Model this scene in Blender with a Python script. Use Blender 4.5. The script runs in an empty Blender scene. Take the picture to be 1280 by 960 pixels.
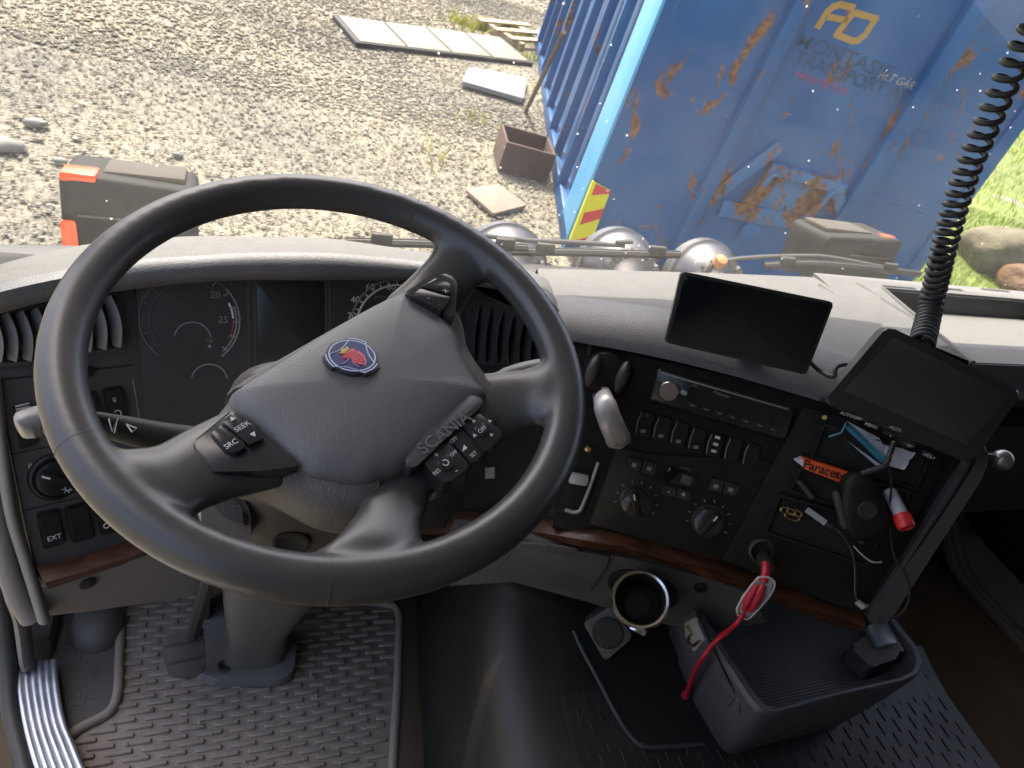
import bpy, bmesh, math, random
import numpy as np
from mathutils import Vector, Matrix, noise

# ------------------------------------------------------------------ camera
# truck frame: X right, Y forward, Z up, metres; cab floor at z = 0.
F_PX = 961.0
MR = np.array([[0.936059863162323, -0.28063420910647163, 0.21221774962457352],
               [0.01969856171429865, -0.5604171237548865, -0.8279762158834565],
               [0.35128891135776114, 0.7792156877793756, -0.5190558858885945]])
CAM = np.array([-0.6717898720021859, -0.5690817755905586, 1.1498844986132148])
WHEEL_TILT = 1.2410159057489545
scene = bpy.context.scene
col = scene.collection
cd = bpy.data.cameras.new('camera'); cam_o = bpy.data.objects.new('camera', cd); col.objects.link(cam_o)
cd.sensor_width = 36.0; cd.lens = 36.0 * F_PX / 1280.0; cd.clip_start = 0.02; cd.clip_end = 500; cd.dof.use_dof = True; cd.dof.focus_distance = .78; cd.dof.aperture_fstop = 15.0
mw = Matrix.Identity(4)
for i in range(3):
    mw[i][0] = MR[0][i]; mw[i][1] = -MR[1][i]; mw[i][2] = -MR[2][i]; mw[i][3] = CAM[i]
cam_o.matrix_world = mw
scene.camera = cam_o
# ------------------------------------------------------------------ light
SUN_AZ, SUN_EL = math.radians(-6), math.radians(61)     # azimuth from +Y towards +X
w = bpy.data.worlds.new('World'); scene.world = w; w.use_nodes = True
nt = w.node_tree; nt.nodes.clear()
sky = nt.nodes.new('ShaderNodeTexSky'); sky.sky_type = 'NISHITA'; sky.sun_disc = False
sky.sun_elevation = SUN_EL; sky.sun_rotation = SUN_AZ; sky.air_density = 0.8; sky.dust_density = 6.0; sky.ozone_density = .3
bg = nt.nodes.new('ShaderNodeBackground'); bg.inputs[1].default_value = 0.15
wo = nt.nodes.new('ShaderNodeOutputWorld')
nt.links.new(sky.outputs[0], bg.inputs[0]); nt.links.new(bg.outputs[0], wo.inputs[0])
sd = bpy.data.lights.new('sun', 'SUN'); sd.energy = 2.1; sd.angle = math.radians(0.53); sd.color = (1.0, .94, .84)
so = bpy.data.objects.new('sun', sd); col.objects.link(so)
sv = Vector((math.sin(SUN_AZ) * math.cos(SUN_EL), math.cos(SUN_AZ) * math.cos(SUN_EL), math.sin(SUN_EL)))
so.rotation_euler = sv.to_track_quat('Z', 'Y').to_euler(); so.location = (0, 4, 9)
scene.view_settings.view_transform = 'Standard'; scene.view_settings.look = 'None'
scene.view_settings.exposure = 2.0; scene.view_settings.gamma = 1.0
scene.view_settings.use_curve_mapping = False
scene.render.resolution_x = 1024; scene.render.resolution_y = 768
scene.cycles.transparent_max_bounces = 12; scene.cycles.max_bounces = 10; scene.cycles.diffuse_bounces = 6
random.seed(7); RNG = np.random.default_rng(7)

# ------------------------------------------------------------------ pixel -> direction, then onto a surface
A = np.array
def ray(u, v): return MR.T @ A([(u - 640) / F_PX, (v - 480) / F_PX, 1.0])
def onz(u, v, z): d = ray(u, v); return CAM + d * (z - CAM[2]) / d[2]
def ony(u, v, y): d = ray(u, v); return CAM + d * (y - CAM[1]) / d[1]
def onx(u, v, x): d = ray(u, v); return CAM + d * (x - CAM[0]) / d[0]
def atd(u, v, depth): return CAM + ray(u, v) * depth
def pj(p): c = MR @ (A(p) - CAM); return F_PX * c[0] / c[2] + 640, F_PX * c[1] / c[2] + 480
def unit(v): v = A(v, float); return v / np.linalg.norm(v)
class Fr:
    """a surface: point p, right h, up u, normal n towards the viewer"""
    def __init__(s, p, h, u): s.p = A(p, float); s.h = unit(h); s.n = unit(np.cross(s.h, u)); s.u = np.cross(s.n, s.h)
    def wpx(s, u, v, off=0.0):
        d = ray(u, v); return CAM + d * (((s.p + s.n * off) - CAM) @ s.n) / (d @ s.n)
    def px(s, u, v, off=0.0): q = s.wpx(u, v, off) - s.p; return (q @ s.h, q @ s.u)
    def pts(s, L, off=0.0): return [s.px(a, b, off) for a, b in L]
    def w(s, a, b, c=0.0): return s.p + s.h * a + s.u * b + s.n * c
    def at(s, a, b, c=0.0, rot=0.0):
        h = s.h * math.cos(rot) + s.u * math.sin(rot); u = -s.h * math.sin(rot) + s.u * math.cos(rot)
        return Fr(s.w(a, b, c), h, u)
def panel(p, ps, t):
    ps, t = math.radians(ps), math.radians(t)
    return Fr(p, (math.cos(ps), -math.sin(ps), 0), (math.sin(ps) * math.sin(t), math.cos(ps) * math.sin(t), math.cos(t)))
WC = A([-.58, 0, .80])
WF = Fr(WC, (1, 0, 0), (0, math.sin(WHEEL_TILT), math.cos(WHEEL_TILT)))      # steering wheel plane
CL = panel(atd(240, 420, .98), 0, 25)                                         # instrument cluster
LP = panel(CL.wpx(165, 440), -22, 25)                                         # switch panel by the door
CC = panel(atd(905, 500, .96), 32, 22)                                        # centre console
GN = unit(A([.074, -.109, .991]))                                             # ground normal (the yard slopes)
GP = A([0, 0, -1.20])
def ong(u, v, off=0.0):
    d = ray(u, v); return CAM + d * ((GP + GN * off - CAM) @ GN) / (d @ GN)
def gz(x, y): return GP[2] - (GN[0] * x + GN[1] * y) / GN[2]

# ------------------------------------------------------------------ objects
ORG = {}
def thing(name, label, cat, loc=(0, 0, 0), group=None):
    o = bpy.data.objects.new(name, None); col.objects.link(o); o.location = loc; o.empty_display_size = .05
    o['label'] = label; o['category'] = cat
    if group: o['group'] = group
    ORG[o.name] = A(loc, float); return o
def raw(name, V, Fc, mat, parent=None, sharp=35, org=None):
    V = np.asarray(V, float)
    if parent is not None: org = ORG[parent.name]
    elif org is None: org = A([V[:, 0].mean(), V[:, 1].mean(), V[:, 2].min()])
    me = bpy.data.meshes.new(name); me.from_pydata((V - org).tolist(), [], [list(map(int, f)) for f in Fc]); me.update()
    if sharp is not None:
        me.polygons.foreach_set('use_smooth', [True] * len(me.polygons))
        me.set_sharp_from_angle(angle=math.radians(sharp))
    if mat is not None: me.materials.append(mat)
    o = bpy.data.objects.new(name, me); col.objects.link(o)
    if parent is not None: o.parent = parent
    else: o.location = org
    ORG[o.name] = org; return o
def tag(o, label, cat=None, group=None, kind=None):
    if label: o['label'] = label
    if cat: o['category'] = cat
    if group: o['group'] = group
    if kind: o['kind'] = kind
    return o
class Geo:
    def __init__(s): s.V = []; s.F = []
    def add(s, vf):
        k = len(s.V); s.V.extend([tuple(x) for x in vf[0]]); s.F.extend([[i + k for i in f] for f in vf[1]]); return s
    def obj(s, name, mat, parent=None, sharp=35, org=None): return raw(name, s.V, s.F, mat, parent, sharp, org)

def rp(pts, r, n=4):
    """round the corners of a polygon"""
    out = []; P = [A(p, float) for p in pts]; N = len(P)
    for i in range(N):
        a, b, c = P[i - 1], P[i], P[(i + 1) % N]
        rr = r[i] if isinstance(r, (list, tuple)) else r
        d1, d2 = a - b, c - b; l1, l2 = np.linalg.norm(d1), np.linalg.norm(d2)
        t = min(rr, .48 * l1, .48 * l2); s, e = b + d1 / l1 * t, b + d2 / l2 * t
        for k in range(n + 1):
            x = k / n; out.append(tuple((1 - x) ** 2 * s + 2 * x * (1 - x) * b + x * x * e))
    return out
def ccw(pts):
    a = sum(pts[i - 1][0] * pts[i][1] - pts[i][0] * pts[i - 1][1] for i in range(len(pts)))
    return list(pts) if a > 0 else list(reversed(pts))
def rect(w_, h_, cx=0, cy=0): return [(cx - w_ / 2, cy - h_ / 2), (cx + w_ / 2, cy - h_ / 2), (cx + w_ / 2, cy + h_ / 2), (cx - w_ / 2, cy + h_ / 2)]
def prism(fr, pts, z0, z1, bev=0.0, seg=2):
    """extruded polygon on a frame, front edge bevelled"""
    pts = ccw(pts); bm = bmesh.new()
    lo = [bm.verts.new((p[0], p[1], z0)) for p in pts]; hi = [bm.verts.new((p[0], p[1], z1)) for p in pts]
    n = len(pts)
    top = bm.faces.new(hi); bm.faces.new(list(reversed(lo)))
    for i in range(n): bm.faces.new((lo[i], lo[(i + 1) % n], hi[(i + 1) % n], hi[i]))
    if bev > 0: bmesh.ops.bevel(bm, geom=list(top.edges), offset=bev, segments=seg, affect='EDGES', profile=.5, clamp_overlap=True)
    bm.verts.index_update()
    V = [fr.w(*v.co) for v in bm.verts]; Fc = [[v.index for v in f.verts] for f in bm.faces]; bm.free()
    return V, Fc
def box(fr, cx, cy, cz, sx, sy, sz, bev=0.0, seg=2):
    bm = bmesh.new(); bmesh.ops.create_cube(bm, size=1)
    for v in bm.verts: v.co = (cx + v.co.x * sx, cy + v.co.y * sy, cz + v.co.z * sz)
    if bev > 0: bmesh.ops.bevel(bm, geom=list(bm.edges), offset=bev, segments=seg, affect='EDGES', profile=.5, clamp_overlap=True)
    bm.verts.index_update()
    V = [fr.w(*v.co) for v in bm.verts]; Fc = [[v.index for v in f.verts] for f in bm.faces]; bm.free(); return V, Fc
W0 = Fr((0, 0, 0), (1, 0, 0), (0, 1, 0))
def wbox(x0, x1, y0, y1, z0, z1, bev=0.0, seg=2): return box(W0, (x0 + x1) / 2, (y0 + y1) / 2, (z0 + z1) / 2, x1 - x0, y1 - y0, z1 - z0, bev, seg)
def dome(fr, pts, prof, close=True):
    """rings of a star-shaped outline: prof = [(scale, z)...] from the base to the crown"""
    pts = ccw(pts); P = A(pts, float); c = P.mean(0); n = len(P); V = []; Fc = []
    for s, z in prof:
        for p in P: q = c + (p - c) * s; V.append(fr.w(q[0], q[1], z))
    for r in range(len(prof) - 1):
        for i in range(n): j = (i + 1) % n; Fc.append((r * n + i, r * n + j, (r + 1) * n + j, (r + 1) * n + i))
    if close: Fc.append([(len(prof) - 1) * n + i for i in range(n)])
    Fc.append([n - 1 - i for i in range(n)])
    return V, Fc
def circle(r, n=32, cx=0, cy=0, ry=None): return [(cx + r * math.cos(2 * math.pi * i / n), cy + (ry or r) * math.sin(2 * math.pi * i / n)) for i in range(n)]
def lathe(fr, prof, n=32, cx=0, cy=0, caps=True):
    """prof = [(radius, z)...] around the frame normal"""
    V = []; Fc = []
    for r, z in prof:
        for i in range(n): a = 2 * math.pi * i / n; V.append(fr.w(cx + r * math.cos(a), cy + r * math.sin(a), z))
    for k in range(len(prof) - 1):
        for i in range(n): j = (i + 1) % n; Fc.append((k * n + i, k * n + j, (k + 1) * n + j, (k + 1) * n + i))
    if caps and prof[0][0] > 1e-6: Fc.append([n - 1 - i for i in range(n)])
    if caps and prof[-1][0] > 1e-6: Fc.append([(len(prof) - 1) * n + i for i in range(n)])
    return V, Fc
def cr(P, n=8, closed=False):
    """Catmull-Rom through points"""
    P = [A(p, float) for p in P]; N = len(P); out = []
    for i in range(N if closed else N - 1):
        p0 = P[i - 1] if (closed or i > 0) else 2 * P[0] - P[1]
        p1, p2 = P[i], P[(i + 1) % N]
        p3 = P[(i + 2) % N] if (closed or i + 2 < N) else 2 * P[-1] - P[-2]
        for k in range(n):
            t = k / n
            out.append(.5 * (2 * p1 + (p2 - p0) * t + (2 * p0 - 5 * p1 + 4 * p2 - p3) * t * t + (3 * p1 - p0 - 3 * p2 + p3) * t ** 3))
    if not closed: out.append(P[-1])
    return out
def tube(P, r, n=10, closed=False, ry=None, up=None):
    """swept tube; r may be a list; ry flattens it along 'up'"""
    P = [A(p, float) for p in P]; N = len(P); V = []; Fc = []
    R = list(r) if hasattr(r, '__len__') else [r] * N
    RY = (list(ry) if hasattr(ry, '__len__') else [ry] * N) if ry is not None else R
    T = [unit(P[(i + 1) % N] - P[i - 1]) if (closed or 0 < i < N - 1) else unit(P[1] - P[0]) if i == 0 else unit(P[-1] - P[-2]) for i in range(N)]
    a = A(up, float) if up is not None else A([0, 0, 1.]) if abs(T[0][2]) < .9 else A([1., 0, 0])
    for i in range(N):
        if up is None and i > 0: a = prev
        b = unit(np.cross(T[i], a)); prev = np.cross(b, T[i]); aa = prev
        for k in range(n):
            th = 2 * math.pi * k / n; V.append(P[i] + b * math.cos(th) * R[i] + aa * math.sin(th) * RY[i])
    for i in range(N if closed else N - 1):
        for k in range(n):
            j = (k + 1) % n; i2 = (i + 1) % N; Fc.append((i * n + k, i * n + j, i2 * n + j, i2 * n + k))
    if not closed: Fc.append([n - 1 - k for k in range(n)]); Fc.append([(N - 1) * n + k for k in range(n)])
    return V, Fc
def loft(rows, closed=False):
    n = len(rows[0]); V = [p for r in rows for p in r]; Fc = []
    for i in range(len(rows) - 1):
        for k in range(n if closed else n - 1): j = (k + 1) % n; Fc.append((i * n + k, i * n + j, (i + 1) * n + j, (i + 1) * n + k))
    return V, Fc
def slab(rows, off):
    """loft with thickness: back side moved by off (vector)"""
    V, Fc = loft(rows); k = len(V); off = A(off, float); n = len(rows[0]); m_ = len(rows)
    V2 = V + [A(p) + off for p in V]; F2 = list(Fc) + [[i + k for i in reversed(f)] for f in Fc]
    bd = [(0, j) for j in range(n)] + [(i, n - 1) for i in range(1, m_)] + [(m_ - 1, j) for j in range(n - 2, -1, -1)] + [(i, 0) for i in range(m_ - 2, 0, -1)]
    ids = [i * n + j for i, j in bd]
    for a in range(len(ids)): b = (a + 1) % len(ids); F2.append((ids[b], ids[a], ids[a] + k, ids[b] + k))
    return V2, F2
def lerp(x, T): return float(np.interp(x, [t[0] for t in T], [t[1] for t in T]))
_txt = {}
def text(fr, s, size, cx=0, cy=0, z=0.0, rot=0.0, sx=1.0, shear=0.0, depth=.0002, align='CENTER', bold=0.0):
    """flat lettering as a thin mesh on a frame"""
    key = (s, shear, align, bold)
    if key not in _txt:
        c = bpy.data.curves.new('lettering', 'FONT'); c.body = s; c.align_x = align; c.align_y = 'CENTER'; c.size = 1; c.shear = shear; c.offset = bold; c.resolution_u = 3
        o = bpy.data.objects.new('lettering', c); col.objects.link(o)
        dg = bpy.context.evaluated_depsgraph_get(); me = bpy.data.meshes.new_from_object(o.evaluated_get(dg))
        _txt[key] = ([tuple(v.co) for v in me.vertices], [list(p.vertices) for p in me.polygons])
        bpy.data.objects.remove(o); bpy.data.curves.remove(c); bpy.data.meshes.remove(me)
    V, Fc = _txt[key]; f2 = fr.at(cx, cy, z, rot)
    return [f2.w(x * size * sx, y * size, depth) for x, y, _ in V], Fc

# ------------------------------------------------------------------ materials
MATS = {}
def mat(name, color, rough=.5, metal=0.0, spec=.5, grain=0.0, gscale=900.0, var=.12, vscale=9.0, dust=0.0, dustcol=(.36, .32, .26), coat=0.0, rvar=.08, gtype='noise', trans=0.0, dscale=38.0):
    if name in MATS: return MATS[name]
    m = bpy.data.materials.new(name); m.use_nodes = True; t = m.node_tree; N = t.nodes; L = t.links
    b = N['Principled BSDF']; b.inputs['Metallic'].default_value = metal; b.inputs['Specular IOR Level'].default_value = spec
    b.inputs['Coat Weight'].default_value = coat; b.inputs['Coat Roughness'].default_value = .08
    b.inputs['Transmission Weight'].default_value = trans
    tc = N.new('ShaderNodeTexCoord'); geo = N.new('ShaderNodeNewGeometry')
    n1 = N.new('ShaderNodeTexNoise'); n1.inputs['Scale'].default_value = vscale; n1.inputs['Detail'].default_value = 3; n1.inputs['Roughness'].default_value = .45
    L.new(geo.outputs['Position'], n1.inputs['Vector'])
    rmp = N.new('ShaderNodeMapRange'); rmp.inputs[1].default_value = .15; rmp.inputs[2].default_value = .85
    rmp.inputs[3].default_value = 1 - var; rmp.inputs[4].default_value = 1 + var; L.new(n1.outputs['Fac'], rmp.inputs[0])
    mu = N.new('ShaderNodeMix'); mu.data_type = 'RGBA'; mu.blend_type = 'MULTIPLY'; mu.inputs[0].default_value = 1
    mu.inputs[6].default_value = (*color, 1); L.new(rmp.outputs[0], mu.inputs[7]); out = mu.outputs[2]
    if dust > 0:      # settled dust: speckled, with a shape of its own
        n2 = N.new('ShaderNodeTexNoise'); n2.inputs['Scale'].default_value = dscale; n2.inputs['Detail'].default_value = 4; n2.inputs['Roughness'].default_value = .55
        L.new(geo.outputs['Position'], n2.inputs['Vector'])
        r2 = N.new('ShaderNodeMapRange'); r2.inputs[1].default_value = .2; r2.inputs[2].default_value = .8; r2.inputs[3].default_value = dust * .3; r2.inputs[4].default_value = dust
        L.new(n2.outputs['Fac'], r2.inputs[0])
        mx = N.new('ShaderNodeMix'); mx.data_type = 'RGBA'; mx.inputs[7].default_value = (*dustcol, 1)
        L.new(r2.outputs[0], mx.inputs[0]); L.new(out, mx.inputs[6]); out = mx.outputs[2]
    L.new(out, b.inputs['Base Color'])
    rr = N.new('ShaderNodeMapRange'); rr.inputs[1].default_value = .1; rr.inputs[2].default_value = .9
    rr.inputs[3].default_value = max(.02, rough - rvar); rr.inputs[4].default_value = min(1, rough + rvar); L.new(n1.outputs['Fac'], rr.inputs[0]); L.new(rr.outputs[0], b.inputs['Roughness'])
    if grain > 0:
        if gtype == 'noise': g = N.new('ShaderNodeTexNoise'); g.inputs['Scale'].default_value = gscale; g.inputs['Detail'].default_value = 2; gout = g.outputs['Fac']
        else: g = N.new('ShaderNodeTexVoronoi'); g.inputs['Scale'].default_value = gscale; gout = g.outputs['Distance']
        L.new(geo.outputs['Position'], g.inputs['Vector'])
        bp = N.new('ShaderNodeBump'); bp.inputs['Strength'].default_value = grain; bp.inputs['Distance'].default_value = .4 / gscale
        L.new(gout, bp.inputs['Height']); L.new(bp.outputs[0], b.inputs['Normal'])
    MATS[name] = m; return m
M_rim = mat('rim_leather', (.056, .055, .054), .33, grain=.22, gscale=1000, var=.10, vscale=7, rvar=.06, spec=.5)
M_pad = mat('hub_grained_plastic', (.130, .129, .128), .40, grain=.6, gscale=760, gtype='voronoi', var=.08)
M_hubdark = mat('hub_dark_plastic', (.045, .045, .046), .42, grain=.3, gscale=800)
M_btn = mat('gloss_black_button', (.018, .018, .021), .22, var=.2, dust=.05)
M_print = mat('white_print', (.62, .62, .60), .55, var=.05)
M_dim = mat('dim_grey_print', (.20, .20, .20), .5, var=.05)
M_faint = mat('faint_print', (.075, .075, .078), .5, var=.05)
M_dash = mat('dash_blue_grey', (.085, .087, .094), .52, grain=.5, gscale=520, gtype='voronoi', var=.1, dust=.10)
M_top = mat('dash_top_dusty', (.072, .072, .072), .66, grain=.8, gscale=420, gtype='voronoi', var=.1, dust=.40, dustcol=(.175, .16, .135))
M_low = mat('lower_panel_grey', (.058, .057, .061), .6, grain=.6, gscale=620, gtype='voronoi', dust=.08)
M_blk = mat('panel_black', (.0045, .005, .005), .46, spec=.22, grain=.4, gscale=900, dust=.03)
M_lpn = mat('switch_panel_charcoal', (.045, .043, .042), .5, grain=.4, gscale=900, dust=.05)
M_sw = mat('switch_black', (.0055, .0055, .006), .40, spec=.28, dust=.03)
M_groove = mat('groove_black', (.006, .006, .006), .8)
M_rub = mat('black_rubber', (.016, .016, .016), .55, grain=.2, gscale=700, dust=.05)
M_chrome = mat('chrome', (.75, .74, .72), .16, metal=1, var=.1, rvar=.06)
M_brass = mat('brass', (.55, .42, .2), .3, metal=1)
M_silver = mat('silver_plastic', (.42, .42, .43), .33, var=.08, metal=.25)
M_alu = mat('aluminium_tread', (.62, .64, .70), .42, metal=.75, var=.18, vscale=30, dust=.08)
M_mat = mat('floor_mat_rubber', (.20, .168, .142), .66, grain=.5, gscale=350, var=.3, dust=.75, dustcol=(.38, .32, .265), dscale=11)
M_tun = mat('tunnel_rubber', (.0050, .0050, .0055), .44, grain=.4, gscale=500, var=.2, dust=.05, dscale=14, rvar=.12)
M_tunmat = mat('tunnel_mat_rubber', (.008, .009, .011), .48, grain=.25, gscale=500, var=.2, dust=.05)
M_carp = mat('brown_carpet', (.105, .078, .055), .95, grain=1, gscale=700, var=.3, spec=.1)
M_box = mat('tray_slate_grey', (.058, .063, .078), .5, grain=.5, gscale=620, gtype='voronoi', dust=.04)
M_tubin = mat('tray_liner', (.030, .036, .046), .5, grain=.3, gscale=500, dust=.05)
M_red = mat('red_cable', (.42, .012, .03), .4, var=.1)
M_redp = mat('red_plastic', (.55, .02, .025), .3)
M_clear = mat('clear_plastic_case', (.45, .42, .42), .25, var=.1)
M_orange = mat('orange_card', (.75, .10, .025), .55, var=.05)
M_paper = mat('white_paper', (.62, .62, .68), .7, var=.06)
M_teal = mat('teal_cloth', (.03, .16, .22), .7, var=.1)
M_col = mat('column_beige_grey', (.105, .100, .096), .6, grain=.4, gscale=700, dust=.1)
M_scr = mat('screen_glass', (.006, .008, .010), .09, var=.3, rvar=.05)
M_scr2 = mat('screen_matt', (.034, .037, .037), .22, var=.2, rvar=.05)
M_bez = mat('bezel_black', (.014, .014, .015), .34, dust=.03)
M_pil = mat('pillar_trim_grey', (.13, .122, .115), .62, grain=.5, gscale=500, dust=.1)
M_head = mat('headliner', (.28, .265, .24), .9, grain=.4, gscale=400)
M_cab = mat('cab_paint_white', (.65, .65, .63), .35, var=.05)
M_ltgrey = mat('sill_trim_pale', (.20, .19, .17), .6, dust=.2)
def wood():
    m = bpy.data.materials.new('walnut_trim'); m.use_nodes = True; t = m.node_tree; N = t.nodes; L = t.links; b = N['Principled BSDF']
    geo = N.new('ShaderNodeNewGeometry'); mp = N.new('ShaderNodeMapping'); mp.inputs['Scale'].default_value = (6, 6, 60); L.new(geo.outputs['Position'], mp.inputs[0])
    n = N.new('ShaderNodeTexNoise'); n.inputs['Scale'].default_value = 3.5; n.inputs['Detail'].default_value = 8; n.inputs['Distortion'].default_value = 1.6; L.new(mp.outputs[0], n.inputs[0])
    r = N.new('ShaderNodeValToRGB'); r.color_ramp.elements[0].position = .3; r.color_ramp.elements[0].color = (.012, .004, .002, 1); r.color_ramp.elements[1].position = .72; r.color_ramp.elements[1].color = (.10, .036, .016, 1)
    L.new(n.outputs[0], r.inputs[0]); L.new(r.outputs[0], b.inputs[0]); b.inputs['Roughness'].default_value = .4; b.inputs['Coat Weight'].default_value = .1
    return m
M_wood = wood()

# ================================================================== THE YARD
def gravel_mat(name, scatter=False):
    m = bpy.data.materials.new(name); m.use_nodes = True; t = m.node_tree; N = t.nodes; L = t.links; b = N['Principled BSDF']
    geo = N.new('ShaderNodeNewGeometry'); b.inputs['Roughness'].default_value = .9; b.inputs['Specular IOR Level'].default_value = .2
    big = N.new('ShaderNodeTexNoise'); big.inputs['Scale'].default_value = .55; big.inputs['Detail'].default_value = 5; L.new(geo.outputs['Position'], big.inputs[0])
    ramp = N.new('ShaderNodeValToRGB'); e = ramp.color_ramp.elements
    cols = [(0, (.12, .112, .095)), (.25, (.185, .172, .14)), (.5, (.245, .226, .178)), (.75, (.305, .284, .226)), (.93, (.37, .35, .295)), (1, (.46, .44, .395))]
    e[0].position, e[0].color = 0, (*cols[0][1], 1); e[1].position, e[1].color = 1, (*cols[-1][1], 1)
    for p, c in cols[1:-1]: x = ramp.color_ramp.elements.new(p); x.color = (*c, 1)
    if scatter: L.new(geo.outputs['Random Per Island'], ramp.inputs[0])
    else:
        v = N.new('ShaderNodeTexVoronoi'); v.inputs['Scale'].default_value = 38; L.new(geo.outputs['Position'], v.inputs[0])
        sp = N.new('ShaderNodeSeparateColor'); L.new(v.outputs['Color'], sp.inputs[0])
        mth = N.new('ShaderNodeMapRange'); mth.inputs[3].default_value = 0.05; mth.inputs[4].default_value = .62; L.new(sp.outputs[0], mth.inputs[0]); L.new(mth.outputs[0], ramp.inputs[0])
        nf = N.new('ShaderNodeTexNoise'); nf.inputs['Scale'].default_value = 60; nf.inputs['Detail'].default_value = 4; L.new(geo.outputs['Position'], nf.inputs[0])
        ad = N.new('ShaderNodeMath'); ad.operation = 'SUBTRACT'; L.new(nf.outputs[0], ad.inputs[0]); L.new(v.outputs['Distance'], ad.inputs[1])
        bp = N.new('ShaderNodeBump'); bp.inputs['Strength'].default_value = .18; bp.inputs['Distance'].default_value = .015; L.new(ad.outputs[0], bp.inputs['Height']); L.new(bp.outputs[0], b.inputs['Normal'])
    tint = N.new('ShaderNodeMix'); tint.data_type = 'RGBA'; tint.blend_type = 'MULTIPLY'; tint.inputs[0].default_value = 1
    r2 = N.new('ShaderNodeValToRGB'); r2.color_ramp.elements[0].position = .36; r2.color_ramp.elements[0].color = (.70, .69, .69, 1); r2.color_ramp.elements[1].position = .58; r2.color_ramp.elements[1].color = (1.08, 1.03, .93, 1)
    L.new(big.outputs[0], r2.inputs[0]); L.new(ramp.outputs[0], tint.inputs[6]); L.new(r2.outputs[0], tint.inputs[7]); L.new(tint.outputs[2], b.inputs[0])
    return m
M_grav = gravel_mat('gravel_bed'); M_stone = gravel_mat('gravel_stone', True)
# ground sheet, gently uneven, square to the yard's slope
gs = []; K = 60
gh = unit(A([1, 0, -GN[0] / GN[2]])); gf = np.cross(GN, gh)
for i in range(K + 1):
    row = []
    for j in range(K + 1):
        a = ((i / K) * 2 - 1); b_ = ((j / K) * 2 - 1)
        a = math.copysign(abs(a) ** 2.2, a) * 220; b_ = math.copysign(abs(b_) ** 2.2, b_) * 220 + 7
        row.append(GP + gh * b_ + gf * a + GN * (.03 * (noise.noise(Vector((a * .3, b_ * .3, 0))) - .1) if abs(a) < 40 and abs(b_) < 40 else 0))
    gs.append(row)
g = Geo().add(loft(gs)).obj('ground', M_grav, None, None, org=A([0, 0, 0.])); g['kind'] = 'structure'
# stones where the yard shows
ico = bmesh.new(); bmesh.ops.create_icosphere(ico, subdivisions=1, radius=1); ico.verts.index_update()
IV = A([v.co[:] for v in ico.verts]); IF = A([[v.index for v in f.verts] for f in ico.faces]); ico.free()
def stones(name, areas, label):
    Vs, Fs, k = [], [], 0
    for (x0, x1, y0, y1, n, s0, s1) in areas:
        x = RNG.uniform(x0, x1, n); y = RNG.uniform(y0, y1, n)
        c = np.stack([x, y, GP[2] - (GN[0] * x + GN[1] * y) / GN[2]], 1)
        q = (c - CAM) @ MR.T; uu = F_PX * q[:, 0] / q[:, 2] + 640; vv = F_PX * q[:, 1] / q[:, 2] + 480
        keep = (uu > -90) & (uu < 760) & (vv > -60) & (vv < 1060) & (q[:, 2] > 0); c = c[keep]; n = len(c)
        s = s0 + (s1 - s0) * RNG.random(n) ** 3
        st = RNG.uniform(.6, 1.25, (n, 3)); st[:, 2] *= .30
        th = RNG.uniform(0, 6.28, n); ct, sn = np.cos(th), np.sin(th)
        P = IV[None] * (1 + RNG.uniform(-.22, .22, (n, len(IV), 1))) * st[:, None, :] * s[:, None, None]
        X = P[..., 0] * ct[:, None] - P[..., 1] * sn[:, None]; Y = P[..., 0] * sn[:, None] + P[..., 1] * ct[:, None]
        P = np.stack([X, Y, P[..., 2]], -1) + c[:, None, :] + GN * (s * .12)[:, None, None]
        Vs.append(P.reshape(-1, 3)); Fs.append((IF[None] + (np.arange(n) * len(IV))[:, None, None]).reshape(-1, 3) + k); k += n * len(IV)
    V = np.concatenate(Vs); Fc = np.concatenate(Fs)
    me = bpy.data.meshes.new(name); me.vertices.add(len(V)); me.vertices.foreach_set('co', V.ravel()); me.loops.add(len(Fc) * 3); me.loops.foreach_set('vertex_index', Fc.ravel().astype(np.int32))
    me.polygons.add(len(Fc)); me.polygons.foreach_set('loop_start', np.arange(0, len(Fc) * 3, 3, dtype=np.int32)); me.update(calc_edges=True); me.validate()
    me.materials.append(M_stone); o = bpy.data.objects.new(name, me); col.objects.link(o)
    return tag(o, label, 'gravel', kind='stuff')
stones('gravel_stones', [(-3.2, 3.4, 2.0, 6.5, 42000, .006, .018), (-4.5, 4.6, 6.0, 12.0, 70000, .008, .026), (-6, 6, 11, 18, 24000, .012, .036), (-2.6, -1.0, -.9, 1.2, 6000, .008, .03)], 'loose pale gravel stones lying over the sunlit yard')

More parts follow.
